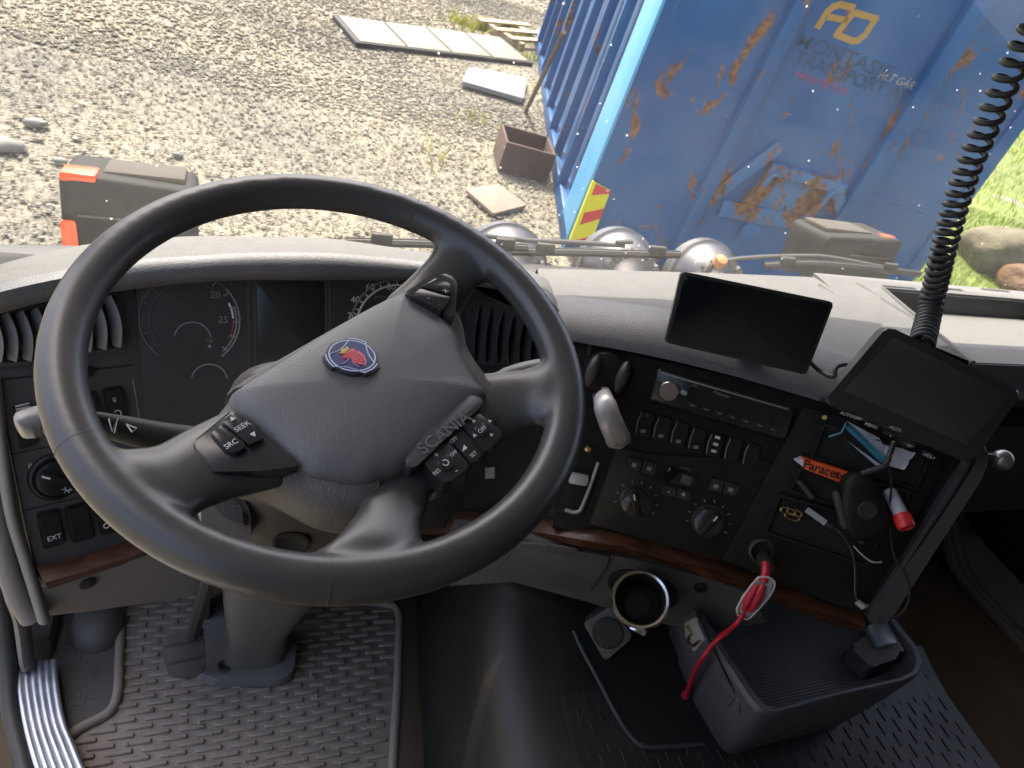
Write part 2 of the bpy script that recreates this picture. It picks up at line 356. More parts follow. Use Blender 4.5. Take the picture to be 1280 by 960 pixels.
# ------------------------------------------------------------------ skip container
def paint_mat(name, base, rust=.5, thr=.60, pale=(.06, .22, .42)):
    m = bpy.data.materials.new(name); m.use_nodes = True; t = m.node_tree; N = t.nodes; L = t.links; b = N['Principled BSDF']
    geo = N.new('ShaderNodeNewGeometry'); b.inputs['Roughness'].default_value = .42
    n1 = N.new('ShaderNodeTexNoise'); n1.inputs['Scale'].default_value = 3.2; n1.inputs['Detail'].default_value = 9; n1.inputs['Roughness'].default_value = .62; n1.inputs['Distortion'].default_value = .6
    mp = N.new('ShaderNodeMapping'); mp.inputs['Scale'].default_value = (1.3, 1.3, .6); L.new(geo.outputs['Position'], mp.inputs[0]); L.new(mp.outputs[0], n1.inputs[0])
    r = N.new('ShaderNodeValToRGB'); r.color_ramp.elements[0].position = thr; r.color_ramp.elements[0].color = (0, 0, 0, 1); r.color_ramp.elements[1].position = thr + .045; r.color_ramp.elements[1].color = (1, 1, 1, 1); L.new(n1.outputs[0], r.inputs[0])
    ns = N.new('ShaderNodeTexNoise'); ns.inputs['Scale'].default_value = 11; ns.inputs['Detail'].default_value = 6; ns.inputs['Roughness'].default_value = .6; L.new(mp.outputs[0], ns.inputs[0])
    rsm = N.new('ShaderNodeValToRGB'); rsm.color_ramp.elements[0].position = thr + .085; rsm.color_ramp.elements[0].color = (0, 0, 0, 1); rsm.color_ramp.elements[1].position = thr + .12; rsm.color_ramp.elements[1].color = (1, 1, 1, 1); L.new(ns.outputs[0], rsm.inputs[0])
    mxr = N.new('ShaderNodeMath'); mxr.operation = 'MAXIMUM'; L.new(r.outputs[0], mxr.inputs[0]); L.new(rsm.outputs[0], mxr.inputs[1])
    rs = N.new('ShaderNodeMath'); rs.operation = 'MULTIPLY'; rs.inputs[1].default_value = rust; L.new(mxr.outputs[0], rs.inputs[0])
    n2 = N.new('ShaderNodeTexNoise'); n2.inputs['Scale'].default_value = 26; n2.inputs['Detail'].default_value = 5; L.new(geo.outputs['Position'], n2.inputs[0])
    rc = N.new('ShaderNodeValToRGB'); rc.color_ramp.elements[0].position = .35; rc.color_ramp.elements[0].color = (.09, .04, .02, 1); rc.color_ramp.elements[1].position = .65; rc.color_ramp.elements[1].color = (.30, .13, .045, 1); L.new(n2.outputs[0], rc.inputs[0])
    n3 = N.new('ShaderNodeTexNoise'); n3.inputs['Scale'].default_value = 1.7; n3.inputs['Detail'].default_value = 7; L.new(mp.outputs[0], n3.inputs[0])
    r3 = N.new('ShaderNodeMapRange'); r3.inputs[1].default_value = .42; r3.inputs[2].default_value = .72; r3.inputs[3].default_value = 0; r3.inputs[4].default_value = .55; L.new(n3.outputs[0], r3.inputs[0])
    mx = N.new('ShaderNodeMix'); mx.data_type = 'RGBA'; mx.inputs[6].default_value = (*base, 1); mx.inputs[7].default_value = (*pale, 1); L.new(r3.outputs[0], mx.inputs[0])
    m2 = N.new('ShaderNodeMix'); m2.data_type = 'RGBA'; L.new(rs.outputs[0], m2.inputs[0]); L.new(mx.outputs[2], m2.inputs[6]); L.new(rc.outputs[0], m2.inputs[7]); L.new(m2.outputs[2], b.inputs[0])
    rr = N.new('ShaderNodeMapRange'); rr.inputs[3].default_value = .4; rr.inputs[4].default_value = .85; L.new(rs.outputs[0], rr.inputs[0]); L.new(rr.outputs[0], b.inputs['Roughness'])
    bp = N.new('ShaderNodeBump'); bp.inputs['Strength'].default_value = .5; bp.inputs['Distance'].default_value = .02; L.new(n3.outputs[0], bp.inputs['Height']); L.new(bp.outputs[0], b.inputs['Normal'])
    return m
M_blue = paint_mat('container_blue', (.004, .082, .24), 1.0, .575, (.015, .155, .34)); M_blue2 = paint_mat('container_side_blue', (.008, .07, .20), .5, .7, (.02, .12, .28))
M_litblue = paint_mat('container_sunlit_blue', (.10, .36, .60), .7, .68, (.16, .44, .66)); M_rustbar = paint_mat('container_rusted_steel', (.03, .14, .32), 1.0, .50, (.06, .18, .32))  # pale blue of the corner plate has its sunlight painted in
k0 = ong(702, 312); ks = unit(ong(681, 152) - k0); ke = unit(np.cross(ks, GN))
KE = Fr(k0, ke, GN); KS = Fr(k0, -ks, GN); KT = Fr(k0, ke, ks)
KW = KE.px(1230, 225)[0]; KH = 2.75; KL = 6.2
ct = thing('skip_container', 'rusty blue steel hook-lift container with FO lettering on its end wall', 'container', k0 - GN * .02)
Geo().add(prism(KE, [(.02, .05), (KW - .05, .05), (KW - .05, KH), (.02, KH)], -.06, .006)).obj('end_wall', M_blue, ct)
Geo().add(box(KE, KW - .05, KH / 2, -.05, .10, KH, .16, .012)).obj('corner_post', M_blue, ct); Geo().add(prism(KS, [(.0, .0), (-.40, .0), (-.46, .04), (-.46, KH), (.0, KH)], -.04, .0, .006)).obj('corner_post', M_litblue, ct)
Geo().add(prism(KS, [(-.10, .12), (-KL, .12), (-KL, KH), (-.10, KH)], -.14, -.09)).obj('side_wall', M_blue2, ct)
rib0 = None
for i in range(9):
    d = .98 + i * .655
    if d > KL: break
    Geo().add(prism(KS, rect(.06, KH - .1, -d, KH / 2 + .05), -.06, .015, .006)).obj('side_rib', M_blue, ct)
Geo().add(box(KS, -KL / 2, .06, -.06, KL, .12, .12, .01)).obj('bottom_rail', M_blue2, ct)
Geo().add(prism(Fr(k0 + ke * KW, ks, GN), [(.1, .1), (KL, .1), (KL, KH), (.1, KH)], -.06, -.01)).obj('side_wall', M_blue2, ct)
Geo().add(prism(Fr(k0 + ks * KL, -ke, GN), [(-.05, .1), (-KW + .05, .1), (-KW + .05, KH), (-.05, KH)], -.05, 0)).obj('end_wall', M_blue2, ct)
Geo().add(prism(Fr(k0, ke, ks), [(.05, .05), (KW - .05, .05), (KW - .05, KL), (.05, KL)], .1, .14)).obj('floor_plate', M_blue2, ct)
# end wall: two upright channels, a pressed centre bay and the hook frame
def bar(fr, a, b, wd, z0, z1, bev=.006):
    a, b = A(a), A(b); d = unit(b - a); n = A([-d[1], d[0]]) * wd / 2
    return prism(fr, [tuple(a - n), tuple(b - n), tuple(b + n), tuple(a + n)], z0, z1, bev)
xl, xr = KE.px(930, 140)[0], KE.px(1135, 140)[0]
for (x, wd) in ((xl, .10), (xr, .13)):
    Geo().add(bar(KE, (x, .1), (x, KH), wd, -.01, .075, .02)).obj('upright_channel', M_blue, ct)
    Geo().add(bar(KE, (x + wd * .62, .1), (x + wd * .62, KH), .03, -.01, .03, .006)).obj('channel_flange', M_blue, ct)
P = lambda u, v, o=0: KE.px(u, v, o)
Geo().add(bar(KE, P(882, 250), P(975, 180), .085, -.01, .04)).obj('hook_frame_bar', M_rustbar, ct)
Geo().add(bar(KE, P(960, 207), P(1052, 234), .075, -.01, .07)).obj('hook_frame_bar', M_rustbar, ct)
Geo().add(bar(KE, P(1040, 222), P(1062, 300), .085, -.01, .04)).obj('hook_frame_bar', M_rustbar, ct)
Geo().add(bar(KE, P(900, 258), P(1040, 285), .12, -.01, .035)).obj('hook_frame_bar', M_rustbar, ct)
Geo().add(bar(KE, P(965, 210), P(930, 250), .03, -.01, .09)).obj('hook_gusset', M_rustbar, ct)
Geo().add(bar(KE, P(1038, 232), P(1003, 270), .03, -.01, .09)).obj('hook_gusset', M_rustbar, ct)
Geo().add(prism(KE, ccw([P(958, 212), P(1036, 234), P(1000, 272), P(925, 256)]), -.01, .02, .01)).obj('hook_plate', M_rustbar, ct)
for (u, v) in ((935, 288), (1040, 298)): Geo().add(lathe(KE.at(*P(u, v)), [(.001, .05), (.06, .05), (.075, .045), (.075, -.01)][::-1], 20)).obj('hinge_boss', M_blue, ct)
Geo().add(bar(KE, (xr + .1, P(1150, 262)[1]), (KW - .1, P(1150, 262)[1]), .03, -.01, .012, .004)).obj('weld_seam', M_blue, ct)
# marker board on the corner
M_yel = mat('marker_yellow', (.72, .66, .01), .45, var=.08); M_mred = mat('marker_red', (.60, .02, .03), .45, var=.08)
mk = [P(744, 226), P(762, 236), P(738, 300), P(716, 297)]
Geo().add(prism(KE, ccw(mk), .02, .045)).obj('marker_board', M_yel, ct)
mo = [A(p) for p in mk]
def mp_(s, t): return tuple((1 - t) * ((1 - s) * mo[0] + s * mo[1]) + t * ((1 - s) * mo[3] + s * mo[2]))
for (l0, l1, r0, r1) in ((0.0, .20, -.0, .04), (.50, .72, .32, .52), (1.0, 1.0, .86, 1.0)):
    Geo().add(prism(KE, ccw([mp_(0, l0), mp_(1, max(r0, 0)), mp_(1, r1), mp_(0, l1)]) if l0 < 1 else ccw([mp_(0.0, 1.0), mp_(1, r0), mp_(1, 1.0)]), .044, .047)).obj('marker_stripe', M_mred, ct)
Geo().add(prism(KE, ccw([P(740, 223), P(744, 226), P(716, 297), P(711, 297)]), .02, .05)).obj('marker_edge', M_yel, ct)
# lettering
M_fo = mat('lettering_amber', (.42, .25, .06), .6); M_pink = mat('lettering_pink', (.30, .045, .13), .6, var=.3, vscale=40); M_dark = mat('lettering_dark', (.012, .058, .13), .6, var=.4, vscale=20)
def stroke(L, wd, closed=False):
    gg = Geo(); L = [P(*p) for p in L]
    for i in range(len(L) - (0 if closed else 1)):
        a, b = A(L[i]), A(L[(i + 1) % len(L)]); d = unit(b - a) * wd * .3; gg.add(bar(KE, a - d, b + d, wd, .004, .0085 + .0002 * i, 0))
    return gg
lf = stroke([(1022, 33), (1034, 14), (1041, 8), (1050, 5.5), (1066, 9)], .038); l2 = stroke([(1034, 20.5), (1057, 25)], .036); lf.add((l2.V, l2.F)); lf.obj('lettering', M_fo, ct)
stroke([(1045, 43), (1064, 18), (1070, 16), (1094, 23), (1080, 44), (1072, 50), (1066, 51)], .038, True).obj('lettering', M_fo, ct)
def kt(s, u, v, size, m_, sx=1.0, shear=.15): Geo().add(text(KE, s, size, *P(u, v), .008, 0, sx, shear, .0012, 'CENTER', .007)).obj('lettering', m_, ct, None)
kt('MONTASJE', 1055, 71, .120, M_dark, 1.16, .05); kt('TRANSPORT AS', 1064, 97, .115, M_dark, 1.0, .05)
kt('ALT GÅR!', 1121, 100, .070, mat('lettering_white', (.34, .32, .28), .6), .9, .3); kt('HENTETID', 1027, 104, .055, M_pink, 1.5, 0)

# ------------------------------------------------------------------ things lying in the yard
M_wt = mat('weathered_white_board', (.195, .175, .125), .7, var=.12, dust=.05); M_frm = mat('dark_frame_wood', (.03, .028, .026), .8)
M_sheet = mat('white_sheet_metal', (.22, .225, .23), .5, var=.08); M_rst = mat('rusty_steel', (.085, .045, .034), .8, var=.3, vscale=18); M_plank = mat('raw_timber', (.42, .32, .19), .8, var=.25, vscale=25)
def gfr(u, v, u2, v2):
    a, b = ong(u, v), ong(u2, v2); h = unit(b - a); return Fr(a, h, np.cross(GN, h))
Q = gfr(444, 59, 665, 84); qp = [Q.px(*p) for p in ((444, 59), (665, 84), (625, 51), (415, 24))]
tp = thing('panel_frame', 'pale four-pane door panel in a dark frame lying on gravel', 'door panel', Q.p)
def qq(s, t): a = [A(x) for x in qp]; return tuple((1 - t) * ((1 - s) * a[0] + s * a[1]) + t * ((1 - s) * a[3] + s * a[2]))
Geo().add(prism(Q, [qq(0, 0), qq(1, 0), qq(1, 1), qq(0, 1)], .0, .05, .008)).obj('frame', M_frm, tp)
for i in range(4):
    s0, s1 = .025 + i * .242, .025 + i * .242 + .226
    Geo().add(prism(Q, [qq(s0, .04), qq(s1, .04), qq(s1, .95), qq(s0, .95)], .045, .058, .003)).obj('panel', M_wt, tp)
Q2 = gfr(575, 110, 652, 132); o = Geo().add(prism(Q2, rp(ccw([Q2.px(*p) for p in ((575, 110), (652, 132), (656, 105), (584, 92))]), .03), .03, .075, .01))
o = o.obj('sheet_panel', M_sheet, None, 35, Q2.p); tag(o, 'plain white metal sheet lying on gravel near the rusty box', 'metal sheet')
Q3 = gfr(580, 241, 615, 271); o = Geo().add(prism(Q3, rp(ccw([Q3.px(*p) for p in ((580, 241), (615, 272), (657, 261), (622, 235))]), .02), .01, .035, .005)).obj('steel_plate', mat('rust_pink_plate', (.22, .15, .11), .85, var=.25, vscale=14, dust=.2), None, 35, Q3.p)
tag(o, 'flat reddish rusted plate on gravel in front of the open box', 'steel plate')
# open rusty steel box
bl, bn = ong(606, 186), ong(622, 213); br = ong(683, 229); hB = .30
bx_ = unit(br - bn); by_ = np.cross(GN, bx_); B = Fr(bn, bx_, by_); bw = np.linalg.norm(br - bn) * 1.0; bd = max(.3, float((bl - bn) @ by_)); 
tb = thing('steel_box', 'open-topped rusty brown steel box standing on gravel by the container', 'box', bn)
hB = .62 * abs(bd)
for nm, pr in (('front_wall', rect(bw, .02, bw / 2, .01)), ('back_wall', rect(bw, .02, bw / 2, bd - .01))): Geo().add(prism(B, pr, 0, hB, .004)).obj(nm, M_rst, tb)
for x in (.01, bw - .01): Geo().add(prism(B, rect(.02, bd - .044, x, bd / 2), 0, hB - .002, .004)).obj('side_wall', M_rst, tb)
Geo().add(prism(B, rect(bw - .05, bd - .05, bw / 2, bd / 2), .01, .02)).obj('base_plate', M_rst, tb)
# leaning pipe, planks, pallet
a = ong(657, 140); KP = KS.wpx(705, 40, .25)
o = Geo().add(tube([a, a * .5 + KP * .5, KP], .022, 10)).obj('timber_post', mat('grey_timber', (.12, .09, .065), .8, var=.3, vscale=20), None, 35, a); tag(o, 'grey weathered post leaning against the container side', 'post')
a, b_ = ong(594, 29), ong(644, 40); o = Geo().add(tube([a + GN * .04, b_ + GN * .05], .06, 4)).obj('timber_plank', M_plank, None, 35, a); tag(o, 'single raw timber plank lying beyond the pale door panel', 'plank')
Q4 = gfr(640, 60, 672, 62); tpl = thing('wooden_pallet', 'small broken timber pallet beside the container beyond the door panel', 'pallet', Q4.p)
for i in range(3): Geo().add(prism(Q4, rect(1.0, .10, .45, .04 + i * .28), .09, .115, .003)).obj('top_board', M_plank, tpl)
for i in range(2): Geo().add(prism(Q4, rect(.09, .75, .1 + i * .6, .3), .0, .09)).obj('bearer', M_plank, tpl)
RL = ['pale rock lying apart on gravel beyond the plough lamp and its rock pair', 'largest pale rock of the cluster beyond the dusty plough lamp', 'small pale stone right behind the plough lamp', 'small pale stone on gravel near the rim of the steering wheel', 'pale rock touching the largest one beyond the plough lamp', 'tiny pale stone lying by the frame of the door panel']
for rl, (u, v, r) in zip(RL, ((44, 157, .055), (8, 186, .075), (75, 203, .035), (222, 195, .03), (22, 187, .05), (473, 25, .03))):
    a = ong(u, v); Vv = IV * (1 + RNG.uniform(-.15, .15, (len(IV), 1))) * A([1.3, .9, .6]) * r + a + GN * r * .3
    o = raw('loose_rock', Vv, IF, mat('pale_rock', (.22, .205, .175), .9, var=.15), None, 60, a); tag(o, rl, 'rock', 'loose rocks on the gravel')
# ------------------------------------------------------------------ grass verge, boulders, weeds
def grass_mat(name, c0, c1):
    m = bpy.data.materials.new(name); m.use_nodes = True; t = m.node_tree; N = t.nodes; L = t.links; b = N['Principled BSDF']; b.inputs['Roughness'].default_value = .6; b.inputs['Specular IOR Level'].default_value = .25
    geo = N.new('ShaderNodeNewGeometry'); n = N.new('ShaderNodeTexNoise'); n.inputs['Scale'].default_value = 1.1; n.inputs['Detail'].default_value = 5; L.new(geo.outputs['Position'], n.inputs[0])
    ad = N.new('ShaderNodeMath'); ad.operation = 'MULTIPLY_ADD'; ad.inputs[1].default_value = .35; L.new(geo.outputs['Random Per Island'], ad.inputs[0]); L.new(n.outputs[0], ad.inputs[2])
    r = N.new('ShaderNodeValToRGB'); r.color_ramp.elements[0].position = .35; r.color_ramp.elements[0].color = (*c0, 1); r.color_ramp.elements[1].position = .9; r.color_ramp.elements[1].color = (*c1, 1); L.new(ad.outputs[0], r.inputs[0]); L.new(r.outputs[0], b.inputs[0])
    tr = N.new('ShaderNodeBsdfTranslucent'); L.new(r.outputs[0], tr.inputs[0]); mx = N.new('ShaderNodeMixShader'); mx.inputs[0].default_value = .45; out = N['Material Output']
    L.new(b.outputs[0], mx.inputs[1]); L.new(tr.outputs[0], mx.inputs[2]); L.new(mx.outputs[0], out.inputs[0]); return m
M_grs = grass_mat('grass_blades', (.06, .125, .006), (.20, .27, .018)); M_turf = mat('turf', (.13, .16, .03), .9, var=.4, vscale=3)
kr = k0 + ke * KW
def kgp(a, s, up=0.0): return kr + ke * a + ks * s + GN * up
rows = [[kgp(a, s, .02 + .05 * noise.noise(Vector((a, s, 3)))) for a in np.linspace(-.15, 22, 24)] for s in np.linspace(-3.5, 25, 24)]
Geo().add(loft(rows)).obj('grass_verge', M_turf, None, None)['kind'] = 'structure'
def blades(name, areas, label, mat_):
    Vs = []; 
    for (a0, a1, s0, s1, n, h0, h1) in areas:
        a = RNG.uniform(a0, a1, n); s = RNG.uniform(s0, s1, n)
        c = kr + np.outer(a, ke) + np.outer(s, ks) + GN * .02
        q = (c - CAM) @ MR.T; uu = F_PX * q[:, 0] / q[:, 2] + 640; vv = F_PX * q[:, 1] / q[:, 2] + 480
        keep = (uu > 1080) & (uu < 1480) & (vv > 40) & (vv < 470) & (q[:, 2] > 0); c = c[keep]; n = len(c)
        th = RNG.uniform(0, 6.28, n); h = RNG.uniform(h0, h1, n); d = np.stack([np.cos(th), np.sin(th), 0 * th], 1); ln = RNG.normal(0, .35, (n, 3)) * h[:, None]; ln[:, 2] = 0
        wd = (h * .06)[:, None]
        Vs.append(np.stack([c - d * wd, c + d * wd, c + ln * .4 + GN * (h * .6)[:, None] + d * wd * .8, c + ln * .4 + GN * (h * .6)[:, None] - d * wd * .8, c + ln + GN * h[:, None]], 1))
    V = np.concatenate(Vs); n = len(V); base = (np.arange(n) * 5)[:, None]
    Fc = np.concatenate([base + A([[0, 1, 2, 3]])], 1).tolist() + (base + A([[3, 2, 4]])).tolist()
    o = raw(name, V.reshape(-1, 3), Fc, mat_, None, None, k0); return tag(o, label, 'grass', kind='stuff')
blades('grass', [(-.1, 6, -3.4, 5, 46000, .03, .085), (4, 20, -3, 22, 34000, .05, .13)], 'bright sunlit green grass growing beside the container', M_grs)
def boulder(name, u, v, r, sc, label, m_):
    bm = bmesh.new(); bmesh.ops.create_icosphere(bm, subdivisions=4, radius=1); c = ong(u, v)
    V = []
    for x in bm.verts:
        d = Vector(x.co); k = 1 + .22 * noise.noise(d * 1.3 + Vector((u, v, 0))) + .07 * noise.noise(d * 4); V.append(c + A(d * k) * A(sc) * r + GN * r * .35)
    bm.verts.index_update(); Fc = [[q.index for q in f.verts] for f in bm.faces]; bm.free()
    o = raw(name, V, Fc, m_, None, 60, c); tag(o, label, 'boulder')
M_bould = mat('boulder_stone', (.12, .105, .062), .9, var=.35, vscale=5, grain=.8, gscale=30)
boulder('boulder', 1238, 338, .46, (1.1, .9, .8), 'rounded mossy boulder in the grass beyond the container', M_bould)
boulder('boulder', 1283, 372, .40, (1, .9, .6), 'low reddish-brown boulder in the grass beside the mossy one', mat('boulder_red', (.15, .085, .045), .9, var=.3, vscale=5, grain=.8, gscale=30))
#boulder('boulder', 1190, 352, .22, (1.2, .9, .6), 'small pale stone half hidden in grass by the container corner', M_bould)
# weeds at the foot of the panels
M_weed = grass_mat('weed_leaves', (.09, .13, .02), (.34, .32, .06)); 
WL = ['bushy weed tuft behind the pale door panel', 'second weed tuft touching the bushy one behind the door panel', 'weed tuft between the timber plank and the pallet', 'yellow-green weed tuft at the broken pallet by the container', 'sparse weed tuft between the reddish plate and the steering wheel rim', 'sparse weed tuft on gravel beside the open steel box', 'lone sparse weed on gravel away from the steel box', 'sparse weed next to the steel box corner', 'few weed blades at the end of the white sheet']
for wl, (u, v, n) in zip(WL, ((580, 33, 110), (596, 32, 90), (648, 46, 120), (660, 72, 80), (545, 203, 10), (588, 150, 12), (548, 148, 10), (607, 150, 9), (650, 110, 12))):
    c = ong(u, v); gg = Geo()
    for i in range(n):
        p = c + gh * random.gauss(0, .16) + gf * random.gauss(0, .12); h = random.uniform(.04, .13); d = A([random.gauss(0, .5), random.gauss(0, .5), 0]) * h; sd_ = unit(A([random.gauss(0, 1), random.gauss(0, 1), .01])) * .008
        gg.add(([p - sd_, p + sd_, p + d * .6 + GN * h * .7 + sd_, p + d + GN * h], [(0, 1, 2, 3)]))
    o = gg.obj('weed_tuft', M_weed, None, None, c); tag(o, wl, 'weed', 'weed tufts in the gravel yard')

# ================================================================== CAB SHELL (the setting we sit in)
XL, XR = -1.04, 1.25
def st(name, gg, m_, sharp=35): o = gg.obj(name, m_, None, sharp); o['kind'] = 'structure'; return o
st('cab_floor', Geo().add(wbox(-.985, XR, -1.3, .62, -.06, -.012)), M_carp)
st('firewall', Geo().add(wbox(XL, XR, .62, .66, -.06, .52)), M_rub)
st('cab_rear_wall', Geo().add(wbox(XL, XR, -1.34, -1.30, -.06, 1.95)), M_head)
st('cab_roof', Geo().add(wbox(XL, XR, -1.30, .46, 1.75, 1.80)).add(wbox(XL, XR, .44, .60, 1.46, 1.76, .02)), M_head)  # front header hung low to keep the sun off wheel and tunnel
lw = Geo().add(wbox(XL - .03, XL, .36, .66, -.06, .60, .01)).add(wbox(XL - .03, XL, -1.30, -.75, -.06, 1.76)).add(tube([(XL, .60, .50), (XL, .52, 1.1), (XL, .44, 1.7)], .05, 8))
st('cab_left_wall', lw, M_pil)
rw = Geo().add(wbox(XR, XR + .04, -1.30, .66, -.06, .80, .01)).add(wbox(XR, XR + .04, -1.30, -.35, .78, 1.76)).add(wbox(XR, XR + .04, -.4, .5, 1.42, 1.76)).add(tube([(XR, .60, .50), (XR, .52, 1.1), (XR, .44, 1.7)], .05, 8))
st('cab_right_wall', rw, M_lpn)
# windscreen: curved laminated pane with dust and stone specks
def glass_mat():
    m = bpy.data.materials.new('windscreen_glass'); m.use_nodes = True; t = m.node_tree; N = t.nodes; L = t.links; N.clear()
    out = N.new('ShaderNodeOutputMaterial'); tr = N.new('ShaderNodeBsdfTransparent'); tr.inputs[0].default_value = (.95, .97, .96, 1)
    gl = N.new('ShaderNodeBsdfGlossy'); gl.inputs['Roughness'].default_value = .02; fr = N.new('ShaderNodeFresnel'); fr.inputs[0].default_value = 1.60
    m1 = N.new('ShaderNodeMixShader'); L.new(fr.outputs[0], m1.inputs[0]); L.new(tr.outputs[0], m1.inputs[1]); L.new(gl.outputs[0], m1.inputs[2])
    geo = N.new('ShaderNodeNewGeometry'); d = N.new('ShaderNodeBsdfDiffuse'); d.inputs[0].default_value = (.75, .73, .68, 1); tl = N.new('ShaderNodeBsdfTranslucent'); tl.inputs[0].default_value = (.75, .73, .68, 1)
    dd = N.new('ShaderNodeMixShader'); dd.inputs[0].default_value = .6; L.new(d.outputs[0], dd.inputs[1]); L.new(tl.outputs[0], dd.inputs[2])
    n = N.new('ShaderNodeTexNoise'); n.inputs['Scale'].default_value = 7; n.inputs['Detail'].default_value = 6; L.new(geo.outputs['Position'], n.inputs[0])
    mr = N.new('ShaderNodeMapRange'); mr.inputs[1].default_value = .3; mr.inputs[2].default_value = .75; mr.inputs[3].default_value = .009; mr.inputs[4].default_value = .030; L.new(n.outputs[0], mr.inputs[0])
    v = N.new('ShaderNodeTexVoronoi'); v.inputs['Scale'].default_value = 42; L.new(geo.outputs['Position'], v.inputs[0])
    sp = N.new('ShaderNodeSeparateColor'); L.new(v.outputs['Color'], sp.inputs[0])
    c1 = N.new('ShaderNodeMath'); c1.operation = 'LESS_THAN'; c1.inputs[1].default_value = .085; L.new(v.outputs['Distance'], c1.inputs[0])
    c2 = N.new('ShaderNodeMath'); c2.operation = 'GREATER_THAN'; c2.inputs[1].default_value = .70; L.new(sp.outputs[0], c2.inputs[0])
    c3 = N.new('ShaderNodeMath'); c3.operation = 'MULTIPLY'; L.new(c1.outputs[0], c3.inputs[0]); L.new(c2.outputs[0], c3.inputs[1])
    c4 = N.new('ShaderNodeMath'); c4.operation = 'MULTIPLY_ADD'; c4.inputs[1].default_value = .5; L.new(c3.outputs[0], c4.inputs[0]); L.new(mr.outputs[0], c4.inputs[2])
    m2 = N.new('ShaderNodeMixShader'); L.new(c4.outputs[0], m2.inputs[0]); L.new(m1.outputs[0], m2.inputs[1]); L.new(dd.outputs[0], m2.inputs[2]); L.new(m2.outputs[0], out.inputs[0]); return m
M_glass = glass_mat()
def wy(x, z): return .715 - .09 * ((x - .1) / 1.1) ** 2 - (z - .55) * .22
rows = []
for z in np.linspace(.535, 1.66, 10): rows.append([A([x, wy(x, z), z]) for x in np.linspace(XL + .02, XR - .02, 24)])
ws = thing('windscreen', 'large curved windscreen with dust and stone specks above the dashboard', 'windscreen', (.1, .71, .53))
Geo().add(loft(rows)).obj('glass_pane', M_glass, ws, 80)
Geo().add(tube([A([x, wy(x, .535), .53]) for x in np.linspace(XL + .02, XR - .02, 24)], .012, 8)).obj('rubber_seal', M_rub, ws)
sv_ = thing('added_visor', 'unseen visor added above the windscreen to shade the steering wheel', 'visor', (.1, .6, 1.55))  # added out of view to keep direct sun off the steering wheel
Geo().add(slab([[A([x, wy(x, 1.5) + .02, 1.62]) for x in np.linspace(XL, XR, 12)], [A([x, wy(x, 1.5) + .20, 1.46]) for x in np.linspace(XL, XR, 12)]], (0, .01, .008))).obj('visor_blade', M_bez, sv_)
# cowl below the glass, outside
rows = [[A([x, wy(x, .53) + .012, .545]) for x in np.linspace(XL, XR, 20)], [A([x, wy(x, .53) + .05, .55]) for x in np.linspace(XL, XR, 20)], [A([x, wy(x, .53) + .10, .53]) for x in np.linspace(XL, XR, 20)], [A([x, wy(x, .53) + .14, .44]) for x in np.linspace(XL, XR, 20)], [A([x, wy(x, .53) + .15, -.3]) for x in np.linspace(XL, XR, 20)]]
tf = thing('cab_front', 'white painted cab front panel with black cowl under the windscreen', 'truck front', (.1, .8, -.3))
Geo().add(slab(rows[:3], (0, 0, -.02))).obj('cowl', M_rub, tf); Geo().add(slab(rows[2:], (0, -.02, 0))).obj('front_panel', M_cab, tf)
# lamp bar with round driving lamps and plough lamps
lb = thing('lamp_bar', 'grey steel lamp bar fixed across the cab front below the windscreen', 'lamp bar', (.1, .98, .2))
Geo().add(tube([(XL + .1, 1.0, .30), (.1, 1.02, .30), (XR - .1, 1.0, .30)], .03, 12)).obj('bar', M_silver, lb)
for x in (-.6, .1, .8): Geo().add(wbox(x - .02, x + .02, .82, 1.0, .28, .32)).obj('bracket', M_silver, lb)
M_lampsh = mat('lamp_chrome_dusty', (.10, .10, .105), .36, metal=.9, var=.15, dust=.10)
DL = ['chrome driving lamp between the red-yellow marker board and the steering wheel', 'chrome driving lamp between the marker board and the rusty wiper pivot', 'chrome driving lamp behind the rusty wiper pivot above the tablet']
for k, (u, v) in enumerate(((648, 294), (794, 300), (905, 314))):
    top = ony(u, v, .98); c = top - A([0, 0, .10]); L_ = Fr(c, (1, 0, 0), (0, .18, .98))      # normal points back, to the driver
    lt = thing('driving_lamp', DL[k], 'driving lamp', c - A([0, 0, .10]), 'driving lamps on the front bar')
    Geo().add(lathe(L_, [(.104, -.075), (.112, -.07), (.112, -.045), (.104, -.04), (.100, -.03), (.092, .0), (.075, .03), (.05, .05), (.02, .058), (.001, .06)], 40)).obj('housing', M_lampsh, lt, 50)
    Geo().add(lathe(L_, [(.001, -.082), (.06, -.08), (.103, -.074)][::-1], 40)).obj('lens', M_clear, lt, 50)
    for a in range(7):
        th = math.radians(30 + a * 20); f2 = L_.at(.070 * math.cos(th), .070 * math.sin(th), .026, th)
        Geo().add(box(f2, 0, 0, 0, .022, .018, .03, .003)).obj('cooling_slot', M_rub, lt)
    Geo().add(tube([c - A([0, 0, .06]), c - A([0, 0, .19])], .016, 8)).obj('stem', M_rub, lt)
M_lamp = mat('lamp_housing_grey', (.016, .017, .016), .75, spec=.15, grain=.4, gscale=300, dust=.3, dustcol=(.055, .053, .047)); M_lamptop = mat('lamp_housing_dusty_top', (.060, .054, .047), .8, spec=.15, dust=.3, dustcol=(.11, .10, .08))
M_olens = mat('orange_lens', (.55, .065, .010), .25, var=.1)
